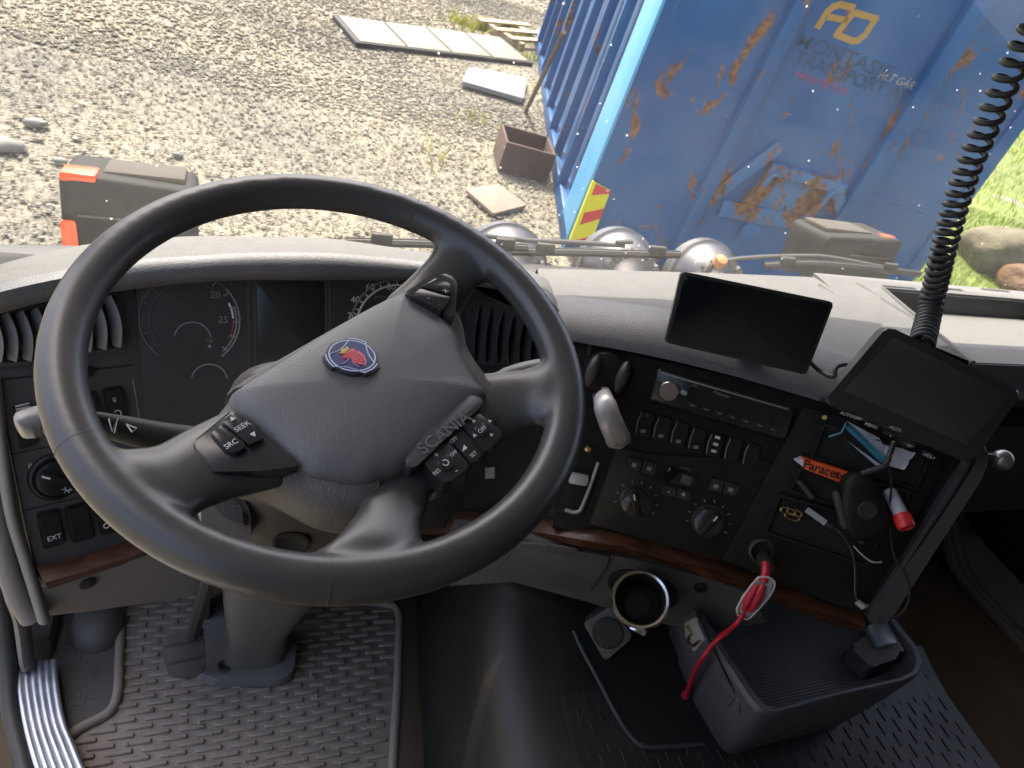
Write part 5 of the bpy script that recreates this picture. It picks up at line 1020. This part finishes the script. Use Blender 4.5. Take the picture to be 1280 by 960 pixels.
for i in range(34):
    u, v = random.uniform(80, 135), random.uniform(775, 890); q = onz(u, v, .003)
    if u + (v - 775) * .0 < 150: Geo().add(box(W0.at(q[0], q[1], .003, random.choice((0, 1.57))), 0, 0, 0, .012, .0025, .003, .001)).obj('moulded_mark', M_fp, fp)
ss = thing('sill_strip', 'ribbed aluminium tread strip along the driver door sill', 'sill strip', (-.94, .25, 0))
sx_l = [(20, 831), (24, 870), (32, 915), (45, 962), (62, 1010)]; sx_r = [(70, 826), (73, 860), (80, 900), (92, 930), (110, 975)]
la, lb_ = cr([onz(*p, .028) for p in sx_l], 6), cr([onz(*p, .028) for p in sx_r], 6)
Geo().add(slab([la, lb_], (0, 0, -.02))).obj('strip_base', M_alu, ss, 40)
for k in range(6):
    t_ = .06 + k * .176; pts_ = [a * (1 - t_) + b * t_ + A([0, 0, .002]) for a, b in zip(la, lb_)]; Geo().add(tube(pts_, .0042, 8, ry=.0032, up=(0, 0, 1))).obj('strip_rib', M_alu, ss, 50)
sl = Geo().add(tube(cr([onz(u, v, z) for u, v, z in ((-30, 640, .30), (-12, 700, .22), (2, 760, .12), (10, 820, .05), (13, 880, .02), (26, 940, .015), (44, 1010, .015))], 6), .013, 10)).obj('door_seal', M_rub, None, 60); tag(sl, 'black rubber door seal curving down beside the aluminium strip', 'door seal')
dp = Geo().add(tube(cr([onz(u, v, z) for u, v, z in ((14, 735, .20), (26, 770, .12), (33, 820, .05), (36, 832, .035))], 6), .020, 10, ry=.010)).obj('sill_trim', M_pil, None, 60); tag(dp, 'grey plastic sill trim between door seal and footwell', 'sill trim')
o = st('outer_sill', Geo().add(wbox(-1.06, -.985, -.75, .40, -.30, -.012, .01)), M_cab)
# pedal
pe = thing('brake_pedal', 'worn black rubber brake pedal left of the column base', 'pedal', (-.73, .33, 0))
PF = Fr(onz(232, 820, .10), (1, -.05, 0), (0, .75, .66)); Geo().add(prism(PF, rp(ccw([PF.px(*p) for p in ((201, 797), (254, 784), (257, 838), (240, 850), (212, 846), (206, 830))]), .006), -.018, 0, .003)).obj('pad', mat('pedal_rubber', (.030, .028, .026), .6, var=.3, dust=.12), pe)
for (a, b) in (((206, 808), (256, 800)), ((210, 830), (256, 820))): Geo().add(bar(PF, PF.px(*a), PF.px(*b), .003, -.001, .0015, .0005)).obj('pad_groove', M_rub, pe)
Geo().add(tube(cr([PF.wpx(240, 800, -.02), onz(246, 775, .17), onz(255, 745, .26), onz(262, 720, .34)], 5), .010, 8)).obj('pedal_arm', M_rub, pe)
o = Geo().add(wbox(-.70, -.685, .36, .40, .02, .35, .004)).obj('pedal_link', mat('link_brown', (.10, .06, .045), .6), pe)
# carpet strip beside the mat
o = Geo().add(prism(W0, ccw(zf_([(498, 756), (520, 752), (530, 980), (535, 1050), (486, 1050), (492, 960)], .0)), -.01, .012, .004)).obj('carpet_strip', M_carp, None, 40); tag(o, 'brown carpet strip between floor mat and engine tunnel', 'carpet')
# engine tunnel: rows along Y of cross sections
tz_ = [(-1.2, .24), (-.5, .245), (-.2, .25), (-.08, .262), (.02, .30), (.10, .345), (.2, .40), (.34, .46)]
xlft = [(-1.2, -.375), (.05, -.372), (.2, -.355), (.35, -.33)]
rows = []
for y in np.linspace(-1.2, .36, 40):
    zt = lerp(y, tz_); xl_ = lerp(y, xlft); xr_ = .44
    sec = [(xl_ - .02, -.03), (xl_, 0), (xl_ + .016, .06), (xl_ + .030, zt * .55), (xl_ + .046, zt * .80), (xl_ + .068, zt * .93), (xl_ + .10, zt * .985), (xl_ + .15, zt)]
    sec += [(xl_ + .15 + (xr_ - .1 - xl_ - .15) * k / 6, zt) for k in range(1, 7)] + [(xr_ - .05, zt * .97), (xr_ - .01, zt * .8), (xr_, zt * .4), (xr_ + .01, -.03)]
    rows.append([A([x, y, z]) for x, z in sec])
et = st('engine_tunnel', Geo().add(loft(rows)), M_tun, 50)
tm = thing('tunnel_mat', 'black ribbed rubber mat on top of the engine tunnel', 'rubber mat', (0, -.3, .25))
def tzz(y): return lerp(y, tz_)
ys = np.linspace(-.75, -.02, 20)
Geo().add(slab([[A([x, y, tzz(y) + .005]) for x in np.linspace(-.24, .40, 12)] for y in ys], (0, 0, -.008))).obj('mat_base', M_tunmat, tm, 50)
gp = Geo(); r_ = 0; x = -.225
while x < .39:
    y = -.62 + (r_ % 2) * .019
    while y < -.03: gp.add(box(Fr((x, y, tzz(y) + .0062), (1, 0, 0), (0, 1, (tzz(y + .01) - tzz(y)) / .01)), 0, 0, 0, .0020, .020, .0012, .0004, 1)); y += .038
    x += .0155; r_ += 1
rb = gp.obj('mat_dashes', M_tunmat, tm, None); rb['kind'] = 'stuff'
def ontun(u, v, up=.008):
    z = .28
    for _ in range(30): p = onz(u, v, z); z = .5 * z + .5 * (tzz(p[1]) + up)
    return onz(u, v, z)
lip = cr([ontun(u, v) for u, v, z in ((717, 788, .30), (728, 812, .285), (748, 850, .272), (770, 892, .265), (786, 917, .262), (802, 932, .262), (830, 934, .262), (880, 930, .262))], 5)
bt = thing('floor_bin', 'shallow open bin under the cup holder, inner shade painted as black base', 'bin', lip[20] - A([0, 0, .01]))
Geo().add(tube(lip, .0034, 8)).obj('bin_lip', M_tubin, bt, 60)
Geo().add(slab([[p + A([.004, 0, 0]) for p in lip], [p + A([.16, .05, tzz(p[1] + .05) - tzz(p[1])]) for p in lip]], (0, 0, -.01))).obj('bin_shade_base', M_groove, bt, 50)  # flat near-black base paints the shade inside the bin

# ================================================================== STORAGE TRAY ON THE TUNNEL
ZT = .415
rim_px = [(861, 757), (900, 820), (937, 877), (950, 890), (966, 893), (1050, 870), (1130, 852), (1148, 843), (1153, 828), (1145, 808), (1118, 775), (1100, 740), (1000, 700)]
ty = thing('storage_tray', 'slate grey plastic storage tray box with metal latch on the tunnel', 'storage tray', (.02, -.05, .25))
ro_ = [A(onz(u, v, ZT)[:2]) for u, v in rim_px]; ro_ = [A(p) for p in rp([tuple(p) for p in ro_], .006, 3)]; cT = A(ro_).mean(0)
def ringz(s, z, sh=(0, 0)): return [A([*(cT + (p - cT) * s + A(sh)), z]) for p in ro_]
Geo().add(loft([[*r_, r_[0]] for r_ in (ringz(.72, .262, (-.006, .02)), ringz(.80, .28, (-.006, .015)), ringz(.93, .36, (-.002, .004)), ringz(.985, ZT - .012), ringz(1.0, ZT - .006), ringz(1.0, ZT), ringz(.985, ZT + .003), ringz(.93, ZT + .003), ringz(.915, ZT - .001), ringz(.90, ZT - .02), ringz(.86, ZT - .034))])).obj('tub', M_box, ty, 45)
V_, F_ = [], []
g_ = Geo().add(([*ringz(.90, ZT - .032)], [list(range(len(ro_)))])); g_.obj('tub_floor', M_tubin, ty, None)
c1_, c2_ = ringz(.86, ZT - .032), None
gr_ = Geo()
xs = [p[0] for p in ro_]; 
d1 = unit(A(onz(937, 877, ZT)) - A(onz(861, 757, ZT))); d2 = A([-d1[1], d1[0], 0]); inpoly = [tuple(p[:2]) for p in ringz(.84, 0)]
k = -.4
while k < .4:
    q = A([*cT, ZT - .0317]) + d1 * k; lo_ = None
    a_ = [t_ for t_ in np.linspace(-.4, .4, 161) if inside(tuple((q + d2 * t_)[:2]), inpoly)]
    if len(a_) > 3: gr_.add(tube([q + d2 * a_[0], q + d2 * a_[-1]], .0005, 4))
    k += .0042
o = gr_.obj('liner_ribs', M_tubin, ty, None); o['kind'] = 'stuff'
# front panel of the tray (towards the driver) with its ledge
TF = Fr(onz(861, 757, ZT), onz(937, 877, ZT) - onz(861, 757, ZT), (-.3, .16, .94))
pf_ = [(857, 762), (928, 876), (930, 892), (903, 922), (888, 916), (806, 812), (830, 785)]
Geo().add(prism(TF, rp(ccw([TF.px(*p) for p in pf_]), .006), -.012, .006, .003)).obj('front_panel', M_box, ty)
Geo().add(prism(TF, rp(ccw([TF.px(*p, .008) for p in ((852, 772), (866, 764), (918, 874), (888, 908), (814, 815))]), .003), .005, .0085, .0015)).obj('flap', M_box, ty)
Geo().add(prism(TF, rp(ccw([TF.px(*p, .012) for p in ((803, 813), (815, 812), (866, 884), (850, 896))]), .005), -.012, .014, .004)).obj('ledge', M_box, ty)
la_ = Geo().add(prism(TF, rp(ccw([TF.px(*p, .010) for p in ((856, 779), (868, 772), (880, 800), (868, 815), (857, 798))]), .002), .007, .0105, .001)).obj('latch', M_silver, ty)
Geo().add(tube([TF.wpx(u, v, .014) for u, v in ((858, 782), (864, 792), (859, 800), (866, 808), (874, 801))], .0018, 6)).obj('latch_wire', M_brass, la_)
Geo().add(lathe(TF.at(*TF.px(863, 797, .012)), [(.0035, .010), (.0035, .014), (.001, .015)], 10)).obj('latch_pin', M_chrome, la_)
# wallet-like black case and metal strip in the tray
zt_ = ZT - .03
b4 = [(1072, 790), (1104, 778), (1126, 806), (1122, 822), (1095, 832), (1080, 828)]
o = thing('black_case', 'small black case with pale blue lid lying in the storage tray', 'case', onz(1095, 820, zt_))
Geo().add(prism(W0, rp(ccw([tuple(onz(u, v, zt_ + .03)[:2]) for u, v in ((1063, 806), (1102, 782), (1128, 808), (1122, 822), (1090, 833))]), .006), zt_, zt_ + .028, .006, 3)).obj('case_body', M_rub, o)
Geo().add(prism(W0, rp(ccw([tuple(onz(u, v, zt_ + .034)[:2]) for u, v in ((1084, 782), (1103, 776), (1122, 803), (1098, 808))]), .003), zt_ + .026, zt_ + .034, .002)).obj('case_lid', mat('case_lid_blue_grey', (.13, .16, .21), .35), o)
p0, p1 = onz(1106, 772, ZT - .004), onz(1131, 814, ZT - .012)
o = Geo().add(tube([p0, p1], .006, 8, ry=.003)).obj('metal_comb', M_silver, None, 40); tag(o, 'thin metal strip lying along the edge of the tray', 'metal strip')

# ================================================================== SCREENS
def slabpoly(fr, L, z0, z1, bev, r): return prism(fr, rp(ccw([fr.px(*p) for p in L]), r, 5), z0, z1, bev, 3)
TB = Fr(CC.wpx(930, 440, .035), unit(A([.90, -.44, 0])), (.13, .30, .94))
tbq = [(852, 339), (1043, 378), (1008, 469), (831, 428)]
tt = thing('tablet_screen', 'dark slim tablet screen mounted above the radio', 'tablet', TB.wpx(925, 450))
Geo().add(slabpoly(TB, tbq, -.012, 0, .002, .005)).obj('tablet_body', M_bez, tt)
Geo().add(slabpoly(TB, [(856, 344), (1038, 381), (1005, 464), (836, 425)], -.001, .0008, .0004, .003)).obj('screen', M_scr, tt)
Geo().add(tube([TB.wpx(930, 430, -.01), TB.wpx(940, 440, -.05)], .014, 10)).obj('mount', M_rub, tt)
MN = Fr(CC.wpx(1150, 545, .055), unit(A([.86, -.51, 0])), (.22, .40, .89))
mnq = [(1110, 407), (1279, 490), (1214, 580), (1029, 503)]
mo_ = thing('reversing_monitor', 'black reversing camera monitor with a button row under its screen', 'monitor', MN.wpx(1130, 545))
Geo().add(slabpoly(MN, mnq, -.026, 0, .005, .008)).obj('monitor_body', M_bez, mo_)
Geo().add(slabpoly(MN, [(1117, 421), (1264, 496), (1208, 556), (1054, 488)], -.001, .0007, .0003, .002)).obj('screen', M_scr2, mo_)
sd_ = MN.px(1240, 545)
for i, (u, v) in enumerate(((1063, 521), (1087, 533), (1111, 545), (1135, 557), (1159, 570))): 
    Geo().add(box(MN.at(*MN.px(u, v - 3), 0), 0, 0, .0008, .013, .0045, .003, .001)).obj('monitor_button', M_btn, mo_)
for s, u, v in (('AUTO/DIM', 1063, 520), ('MENU', 1088, 532), ('+', 1112, 545), ('<|>', 1136, 557), ('-VOL+', 1160, 570), ('MUTE', 1118, 536)): Geo().add(text(MN, s, .0052, *MN.px(u, v), .0024, math.radians(-1))).obj('lettering', M_print, mo_, None)
Geo().add(tube([MN.wpx(1150, 520, -.02), MN.wpx(1150, 520, -.05) + A([0, 0, -.05])], .016, 10)).obj('mount', M_rub, mo_)
Geo().add(box(MN.at(*MN.px(1250, 520), -.012), 0, 0, 0, .004, .02, .008, .001)).obj('side_button', M_silver, mo_)
cbl = cr([TB.wpx(1012, 452, -.012), CC.wpx(1024, 463, .004), CC.wpx(1036, 470, .012), CC.wpx(1043, 470, .014), CC.wpx(1044, 462, .012), CC.wpx(1049, 457, .008), CC.wpx(1060, 456, -.0), CC.wpx(1070, 462, -.01)], 8)
o = Geo().add(tube(cbl, .0028, 8)).obj('screen_cable', M_rub, None, 60); tag(o, 'thin black cable looping from tablet to the monitor', 'cable')
# coiled cord hanging from the roof to behind the monitor
cp_ = cr([MN.wpx(1152, 432, -.03), ony(1163, 385, .075), ony(1180, 310, .085), ony(1205, 225, .09), ony(1236, 150, .085), ony(1268, 80, .075), ony(1300, 20, .06), ony(1335, -60, .04)], 12)
cp_ = [A(p) for p in cp_]; S = np.concatenate([[0], np.cumsum([np.linalg.norm(cp_[i + 1] - cp_[i]) for i in range(len(cp_) - 1)])])
def atS(s): return A([np.interp(s, S, [p[i] for p in cp_]) for i in range(3)])
hp = []; s = 0.0; ph = 0.0; wr = .0033
while s < S[-1]:
    c = atS(s); t_ = unit(atS(min(s + .004, S[-1])) - atS(max(s - .004, 0))); a_ = unit(np.cross(t_, (0, 1, 0))); b_ = np.cross(t_, a_); R_ = .0118
    hp.append(c + a_ * R_ * math.cos(ph) + b_ * R_ * math.sin(ph)); ph += 2 * math.pi / 18
    pitch = lerp(s / S[-1], [(0, .0078), (.22, .0086), (.40, .0112), (.6, .0148), (1, .0195)]); s += pitch / 18
o = Geo().add(tube(hp, wr, 7)).obj('coiled_cord', M_rub, None, 60); tag(o, 'black coiled cord hanging from the roof down behind the monitor', 'coiled cord')

# ================================================================== SMALL THINGS ON THE CONSOLE
# radio microphone
mcf = CC.at(*CC.px(1078, 632, .035), .035, math.radians(34))
mc = thing('radio_microphone', 'black hand microphone with coiled lead hanging on the console', 'microphone', mcf.p)
mo2 = [tuple(p) for p in cr([A(p) for p in ((-.022, -.040), (.004, -.044), (.024, -.036), (.026, -.006), (.021, .028), (.006, .040), (-.012, .036), (-.023, .012), (-.026, -.014))], 5, True)]
Geo().add(dome(mcf, mo2, [(.85, -.022), (.98, -.016), (1, -.006), (.97, 0), (.90, .005), (.7, .008), (.3, .009)])).obj('body', M_blk, mc, 50)
Geo().add(lathe(mcf.at(.002, -.004), [(.011, .006), (.011, .0102), (.009, .0108), (.0085, .0098), (.001, .0098)], 28)).obj('speaker_ring', M_rub, mc, 40)
Geo().add(box(mcf, -.025, 0, -.004, .008, .045, .016, .003)).obj('talk_key', M_lpn, mc)
ld = cr([mcf.w(.008, .038, 0), CC.wpx(1105, 582, .04), CC.wpx(1112, 568, .035), CC.wpx(1118, 552, .03)], 10); R_ = [.0030 + .0008 * (i % 2) for i in range(len(ld))]
Geo().add(tube(ld, R_, 8)).obj('lead', M_rub, mc)
ld2 = cr([CC.wpx(u, v, o) for u, v, o in ((1108, 575, .034), (1114, 600, .028), (1112, 650, .022), (1118, 695, .02), (1133, 720, .022), (1136, 750, .022), (1122, 770, .018), (1095, 772, .014), (1080, 764, .012))], 8)
o = Geo().add(tube(ld2, .0015, 6)).obj('microphone_wire', M_rub, None, 60); tag(o, 'thin black wire looping round the console end bar', 'wire')
# painkiller carton
PC = CC.at(*CC.px(1040, 592, .02), .018); pc = thing('medicine_carton', 'orange Paracet painkiller carton sticking out of the pigeon-hole', 'carton', PC.p)
q_ = [(1003, 572), (1072, 594), (1062, 608), (1005, 586)]
Geo().add(prism(CC, ccw(CC.pts(q_, .020)), .004, .020, .0006)).obj('carton', M_orange, pc); Geo().add(prism(CC, ccw(CC.pts([(994, 576), (1003, 573), (1007, 586)], .019)), .006, .0195)).obj('torn_flap', M_paper, pc)
dq = A(CC.px(1072, 594, .02)) - A(CC.px(1003, 572, .02)); Geo().add(text(CC, 'Paracet', .0155, *CC.px(1027, 587, .0206), .0203, math.atan2(dq[1], dq[0]), .95, 0, .0002, 'CENTER', .02)).obj('lettering', mat('carton_print', (.025, .01, .01), .6), pc, None); Geo().add(text(CC, '500mg', .009, *CC.px(1054, 597, .0206), .0203, math.atan2(dq[1], dq[0]), .9, 0, .0002, 'CENTER', .01)).obj('lettering', MATS['carton_print'], pc, None)
# papers and teal face cloth
def sheet(name, L, z0, z1, m_, label, cat, crumple=.003, fr=CC):
    P0 = [A(fr.px(u, v, (z0 + z1) / 2)) for u, v in L]; N_ = 7; rows = []
    for i in range(N_):
        r_ = []
        for j in range(N_):
            s_, t_ = i / (N_ - 1), j / (N_ - 1); p = (1 - t_) * ((1 - s_) * P0[0] + s_ * P0[1]) + t_ * ((1 - s_) * P0[3] + s_ * P0[2]); r_.append(fr.w(p[0], p[1], z0 + (z1 - z0) * t_ + crumple * noise.noise(Vector((s_ * 3 + L[0][0], t_ * 3, 1)))))
        rows.append(r_)
    o = Geo().add(slab(rows, tuple(-fr.n * .0008))).obj(name, m_, None, 50); return tag(o, label, cat)
sheet('folded_paper', [(1060, 527), (1100, 548), (1118, 582), (1090, 566)], .012, .02, M_paper, 'crumpled white paper behind the teal cloth under the monitor', 'paper', .006)
sheet('receipt', [(1104, 556), (1148, 566), (1128, 586), (1106, 580)], .012, .024, M_paper, 'curled white receipt stuck in the pigeon-hole by the microphone lead', 'receipt', .006)
sheet('face_cloth', [(1054, 533), (1066, 532), (1108, 572), (1100, 578)], .018, .026, M_teal, 'folded teal cloth wedged in the top pigeon-hole', 'cloth', .003)
o = Geo().add(tube([CC.wpx(1036, 546, .018), CC.wpx(1052, 541, .022), CC.wpx(1058, 528, .02)], .0012, 6)).obj('mask_strap', mat('strap_blue', (.10, .28, .36), .6), None, 60); tag(o, 'pale blue strap dangling from the teal cloth', 'strap')
sheet('thin_leaflet', [(1052, 545), (1058, 550), (1100, 580), (1096, 583)], .014, .02, mat('leaflet_pale', (.40, .44, .50), .6), 'pale leaflet edge below the teal cloth', 'leaflet', .002)
# marker pen with red end
p0, p1, p2 = CC.wpx(1112, 615, .008), CC.wpx(1127, 645, .035), CC.wpx(1134, 660, .044)
pn = thing('marker_pen', 'clear white marker pen with round red end in the lower pigeon-hole', 'pen', p0); Geo().add(tube([p0, p1], .0085, 16)).obj('barrel', mat('pen_barrel', (.45, .45, .50), .3), pn)
Fp = Fr(p1, np.cross(unit(p2 - p1), (0, 0, 1.)), np.cross(np.cross(unit(p2 - p1), (0, 0, 1.)), -unit(p2 - p1))); L_ = np.linalg.norm(p2 - p1)
if Fp.n @ (p2 - p1) < 0: Fp = Fr(p1, -Fp.h, Fp.u)
Geo().add(lathe(Fp, [(.0095, -.002), (.0105, .002), (.0105, L_ * .75), (.0095, L_), (.0072, L_ + .0008), (.0068, L_ - .0006), (.001, L_ - .0004)], 24)).obj('end_cap', M_redp, pn, 40)
# coins, lighter, keys, usb lead
brk = thing('key_ring', 'cluster of brass rings lying in the lowest pigeon-hole', 'key ring', CC.wpx(990, 650, .008))
for i, (u, v) in enumerate(((993, 641), (990, 646), (985, 639))): Geo().add(tube(cr([CC.wpx(u, v, .012 + i * .002) + (CC.h * math.cos(a) + CC.u * .45 * math.sin(a)) * .009 for a in np.linspace(0, 6.28, 13)[:-1]], 2, True), .0013, 6, True)).obj('brass_loop', M_brass, brk, 60)
p0, p1 = CC.wpx(1008, 637, .014), CC.wpx(1032, 654, .022); ub = thing('charger_lead', 'grey plugged lead drooping from pigeon-hole to console foot', 'cable', p0)
Geo().add(tube([p0, p1], .006, 4, ry=.0045)).obj('plug', M_silver, ub); Geo().add(tube([p1, CC.wpx(1040, 659, .024)], .0035, 8)).obj('strain_relief', M_rub, ub)
Geo().add(tube(cr([CC.wpx(u, v, o) for u, v, o in ((1039, 658, .024), (1052, 668, .022), (1065, 690, .016), (1069, 715, .014), (1069, 740, .014), (1073, 756, .012))], 6), .0014, 6)).obj('wire', M_lpn, ub)
kr_ = thing('metal_clip', 'bent shiny metal clip hanging under the microphone', 'clip', CC.wpx(1075, 680, .015))
Geo().add(tube(cr([CC.wpx(u, v, .016) for u, v in ((1066, 682), (1078, 694), (1090, 702), (1102, 702))], 6), .002, 6)).obj('clip_wire', M_chrome, kr_); Geo().add(lathe(CC.at(*CC.px(1078, 677, .02), .012), [(.004, 0), (.004, .004), (.0015, .006), (.001, .0062)], 12)).obj('clip_pin', M_brass, kr_)
o = thing('cable_clamp', 'small pale cable clamp at the foot of the console end bar', 'clamp', CC.wpx(1076, 756, .01)); Geo().add(tube([CC.wpx(1071, 752, .012), CC.wpx(1080, 759, .014)], .004, 8)).obj('clamp', M_silver, o); Geo().add(lathe(CC.at(*CC.px(1082, 757, .014), .012), [(.003, 0), (.003, .004), (.001, .005)], 10)).obj('screw', M_chrome, o)
# lighter in the second pigeon-hole
o = Geo().add(tube([CC.wpx(998, 600, .010), CC.wpx(1016, 622, .016)], .004, 8)).obj('black_pen', M_rub, None, 60); tag(o, 'slim black pen lying below the orange carton', 'pen')
# ball mount at the console corner
BMc = CC.wpx(1242, 573, .0); bm_ = thing('ball_mount', 'chromed ball joint mount sticking out of the console corner', 'ball mount', BMc)
Geo().add(tube([CC.wpx(1226, 572, .0), BMc], .0065, 10)).obj('stem', M_rub, bm_); bs = bmesh.new(); bmesh.ops.create_uvsphere(bs, u_segments=24, v_segments=16, radius=.0125); bs.verts.index_update(); bc = CC.wpx(1253, 575, .0); raw('ball', [bc + A(v.co) for v in bs.verts], [[v.index for v in f.verts] for f in bs.faces], mat('ball_steel', (.22, .22, .22), .3, metal=.7), bm_, 60); bs.free()
# red charging cable from the socket into the tray
s0 = CC.wpx(957, 708, .055); rd = thing('charging_cable', 'red fabric charging cable hanging from the power socket', 'cable', s0)
rpth = cr([CC.wpx(957, 705, .060), CC.wpx(957, 716, .072), CC.wpx(954, 728, .076)], 5); Geo().add(tube(rpth, .0052, 10)).obj('plug_boot', M_red, rd)
RF = Fr(CC.wpx(943, 745, .078), CC.h, CC.u); cs = [(949, 722), (968, 727), (962, 745), (942, 768), (932, 774), (921, 765), (928, 748)]
Geo().add(prism(RF, rp(ccw([RF.px(*p) for p in cs]), .003), -.007, -.003, .001)).obj('reel_case', M_clear, rd)
for i in range(7):
    a, b = A(RF.px(949, 722)), A(RF.px(932, 774))
gg = Geo(); e1 = [RF.wpx(*p, .0) for p in ((949, 722), (968, 727), (962, 745), (942, 768), (932, 774), (921, 765), (928, 748))]; gg.add(tube(cr(e1, 4, True), .0013, 6, True)); gg.obj('reel_frame', M_clear, rd)
for k, (dx, r_) in enumerate(((-4, .0048), (3, .0052))):
    Geo().add(tube(cr([RF.wpx(951 + dx, 731, .0), RF.wpx(942 + dx * 1.5, 748, .004), RF.wpx(934 + dx, 764, 0)], 6), [r_ * f for f in (.6, .8, .9, 1, 1, 1, 1, 1, 1, .9, .8, .7, .6)], 10)).obj('wound_cable', M_red, rd)
cc1 = [RF.wpx(930, 768, .0), RF.wpx(920, 780, .006), onz(906, 793, ZT + .04), onz(895, 802, ZT + .022), onz(880, 820, ZT + .005), TF.wpx(868, 840, .026), TF.wpx(860, 862, .024), TF.wpx(855, 880, .022)]
Geo().add(tube(cr(cc1, 8), .0030, 8)).obj('cable_strand', M_red, rd, 60)
Geo().add(tube(cr([p + A([.004, .003, .002]) for p in cc1[2:]], 8), .0028, 8)).obj('cable_strand', M_red, rd, 60)
Geo().add(tube([TF.wpx(857, 868, .024), TF.wpx(852, 884, .022)], .0055, 8)).obj('cable_end', M_red, rd)
# ================================================================== PASSENGER FOOTWELL
st_r = thing('passenger_sill', 'ribbed pale sill trim along the passenger door', 'sill trim', (1.1, .2, 0))
Rb = [[(1168, 636), (1180, 674), (1188, 708), (1209, 738), (1245, 777), (1300, 840)], [(1186, 630), (1194, 652), (1205, 697), (1219, 727), (1250, 763), (1310, 832)]]
for k in range(5):
    t_ = k / 4; pts_ = [onx(a[0] * (1 - t_) + b[0] * t_, a[1] * (1 - t_) + b[1] * t_, 1.04 + .012 * k) for a, b in zip(*Rb)]; Geo().add(tube(cr(pts_, 6), .008, 8)).obj('sill_rib', M_ltgrey if k % 2 else M_pil, st_r, 60)
Geo().add(slab([cr([onx(u, v, 1.10) for u, v in ((1190, 628), (1200, 660), (1213, 712), (1235, 742), (1290, 800))], 6), cr([onx(u, v, 1.16) for u, v in ((1196, 622), (1212, 655), (1240, 690), (1268, 720), (1310, 765))], 6)], (0.01, .0, -.02))).obj('sill_cover', M_ltgrey, st_r, 60)
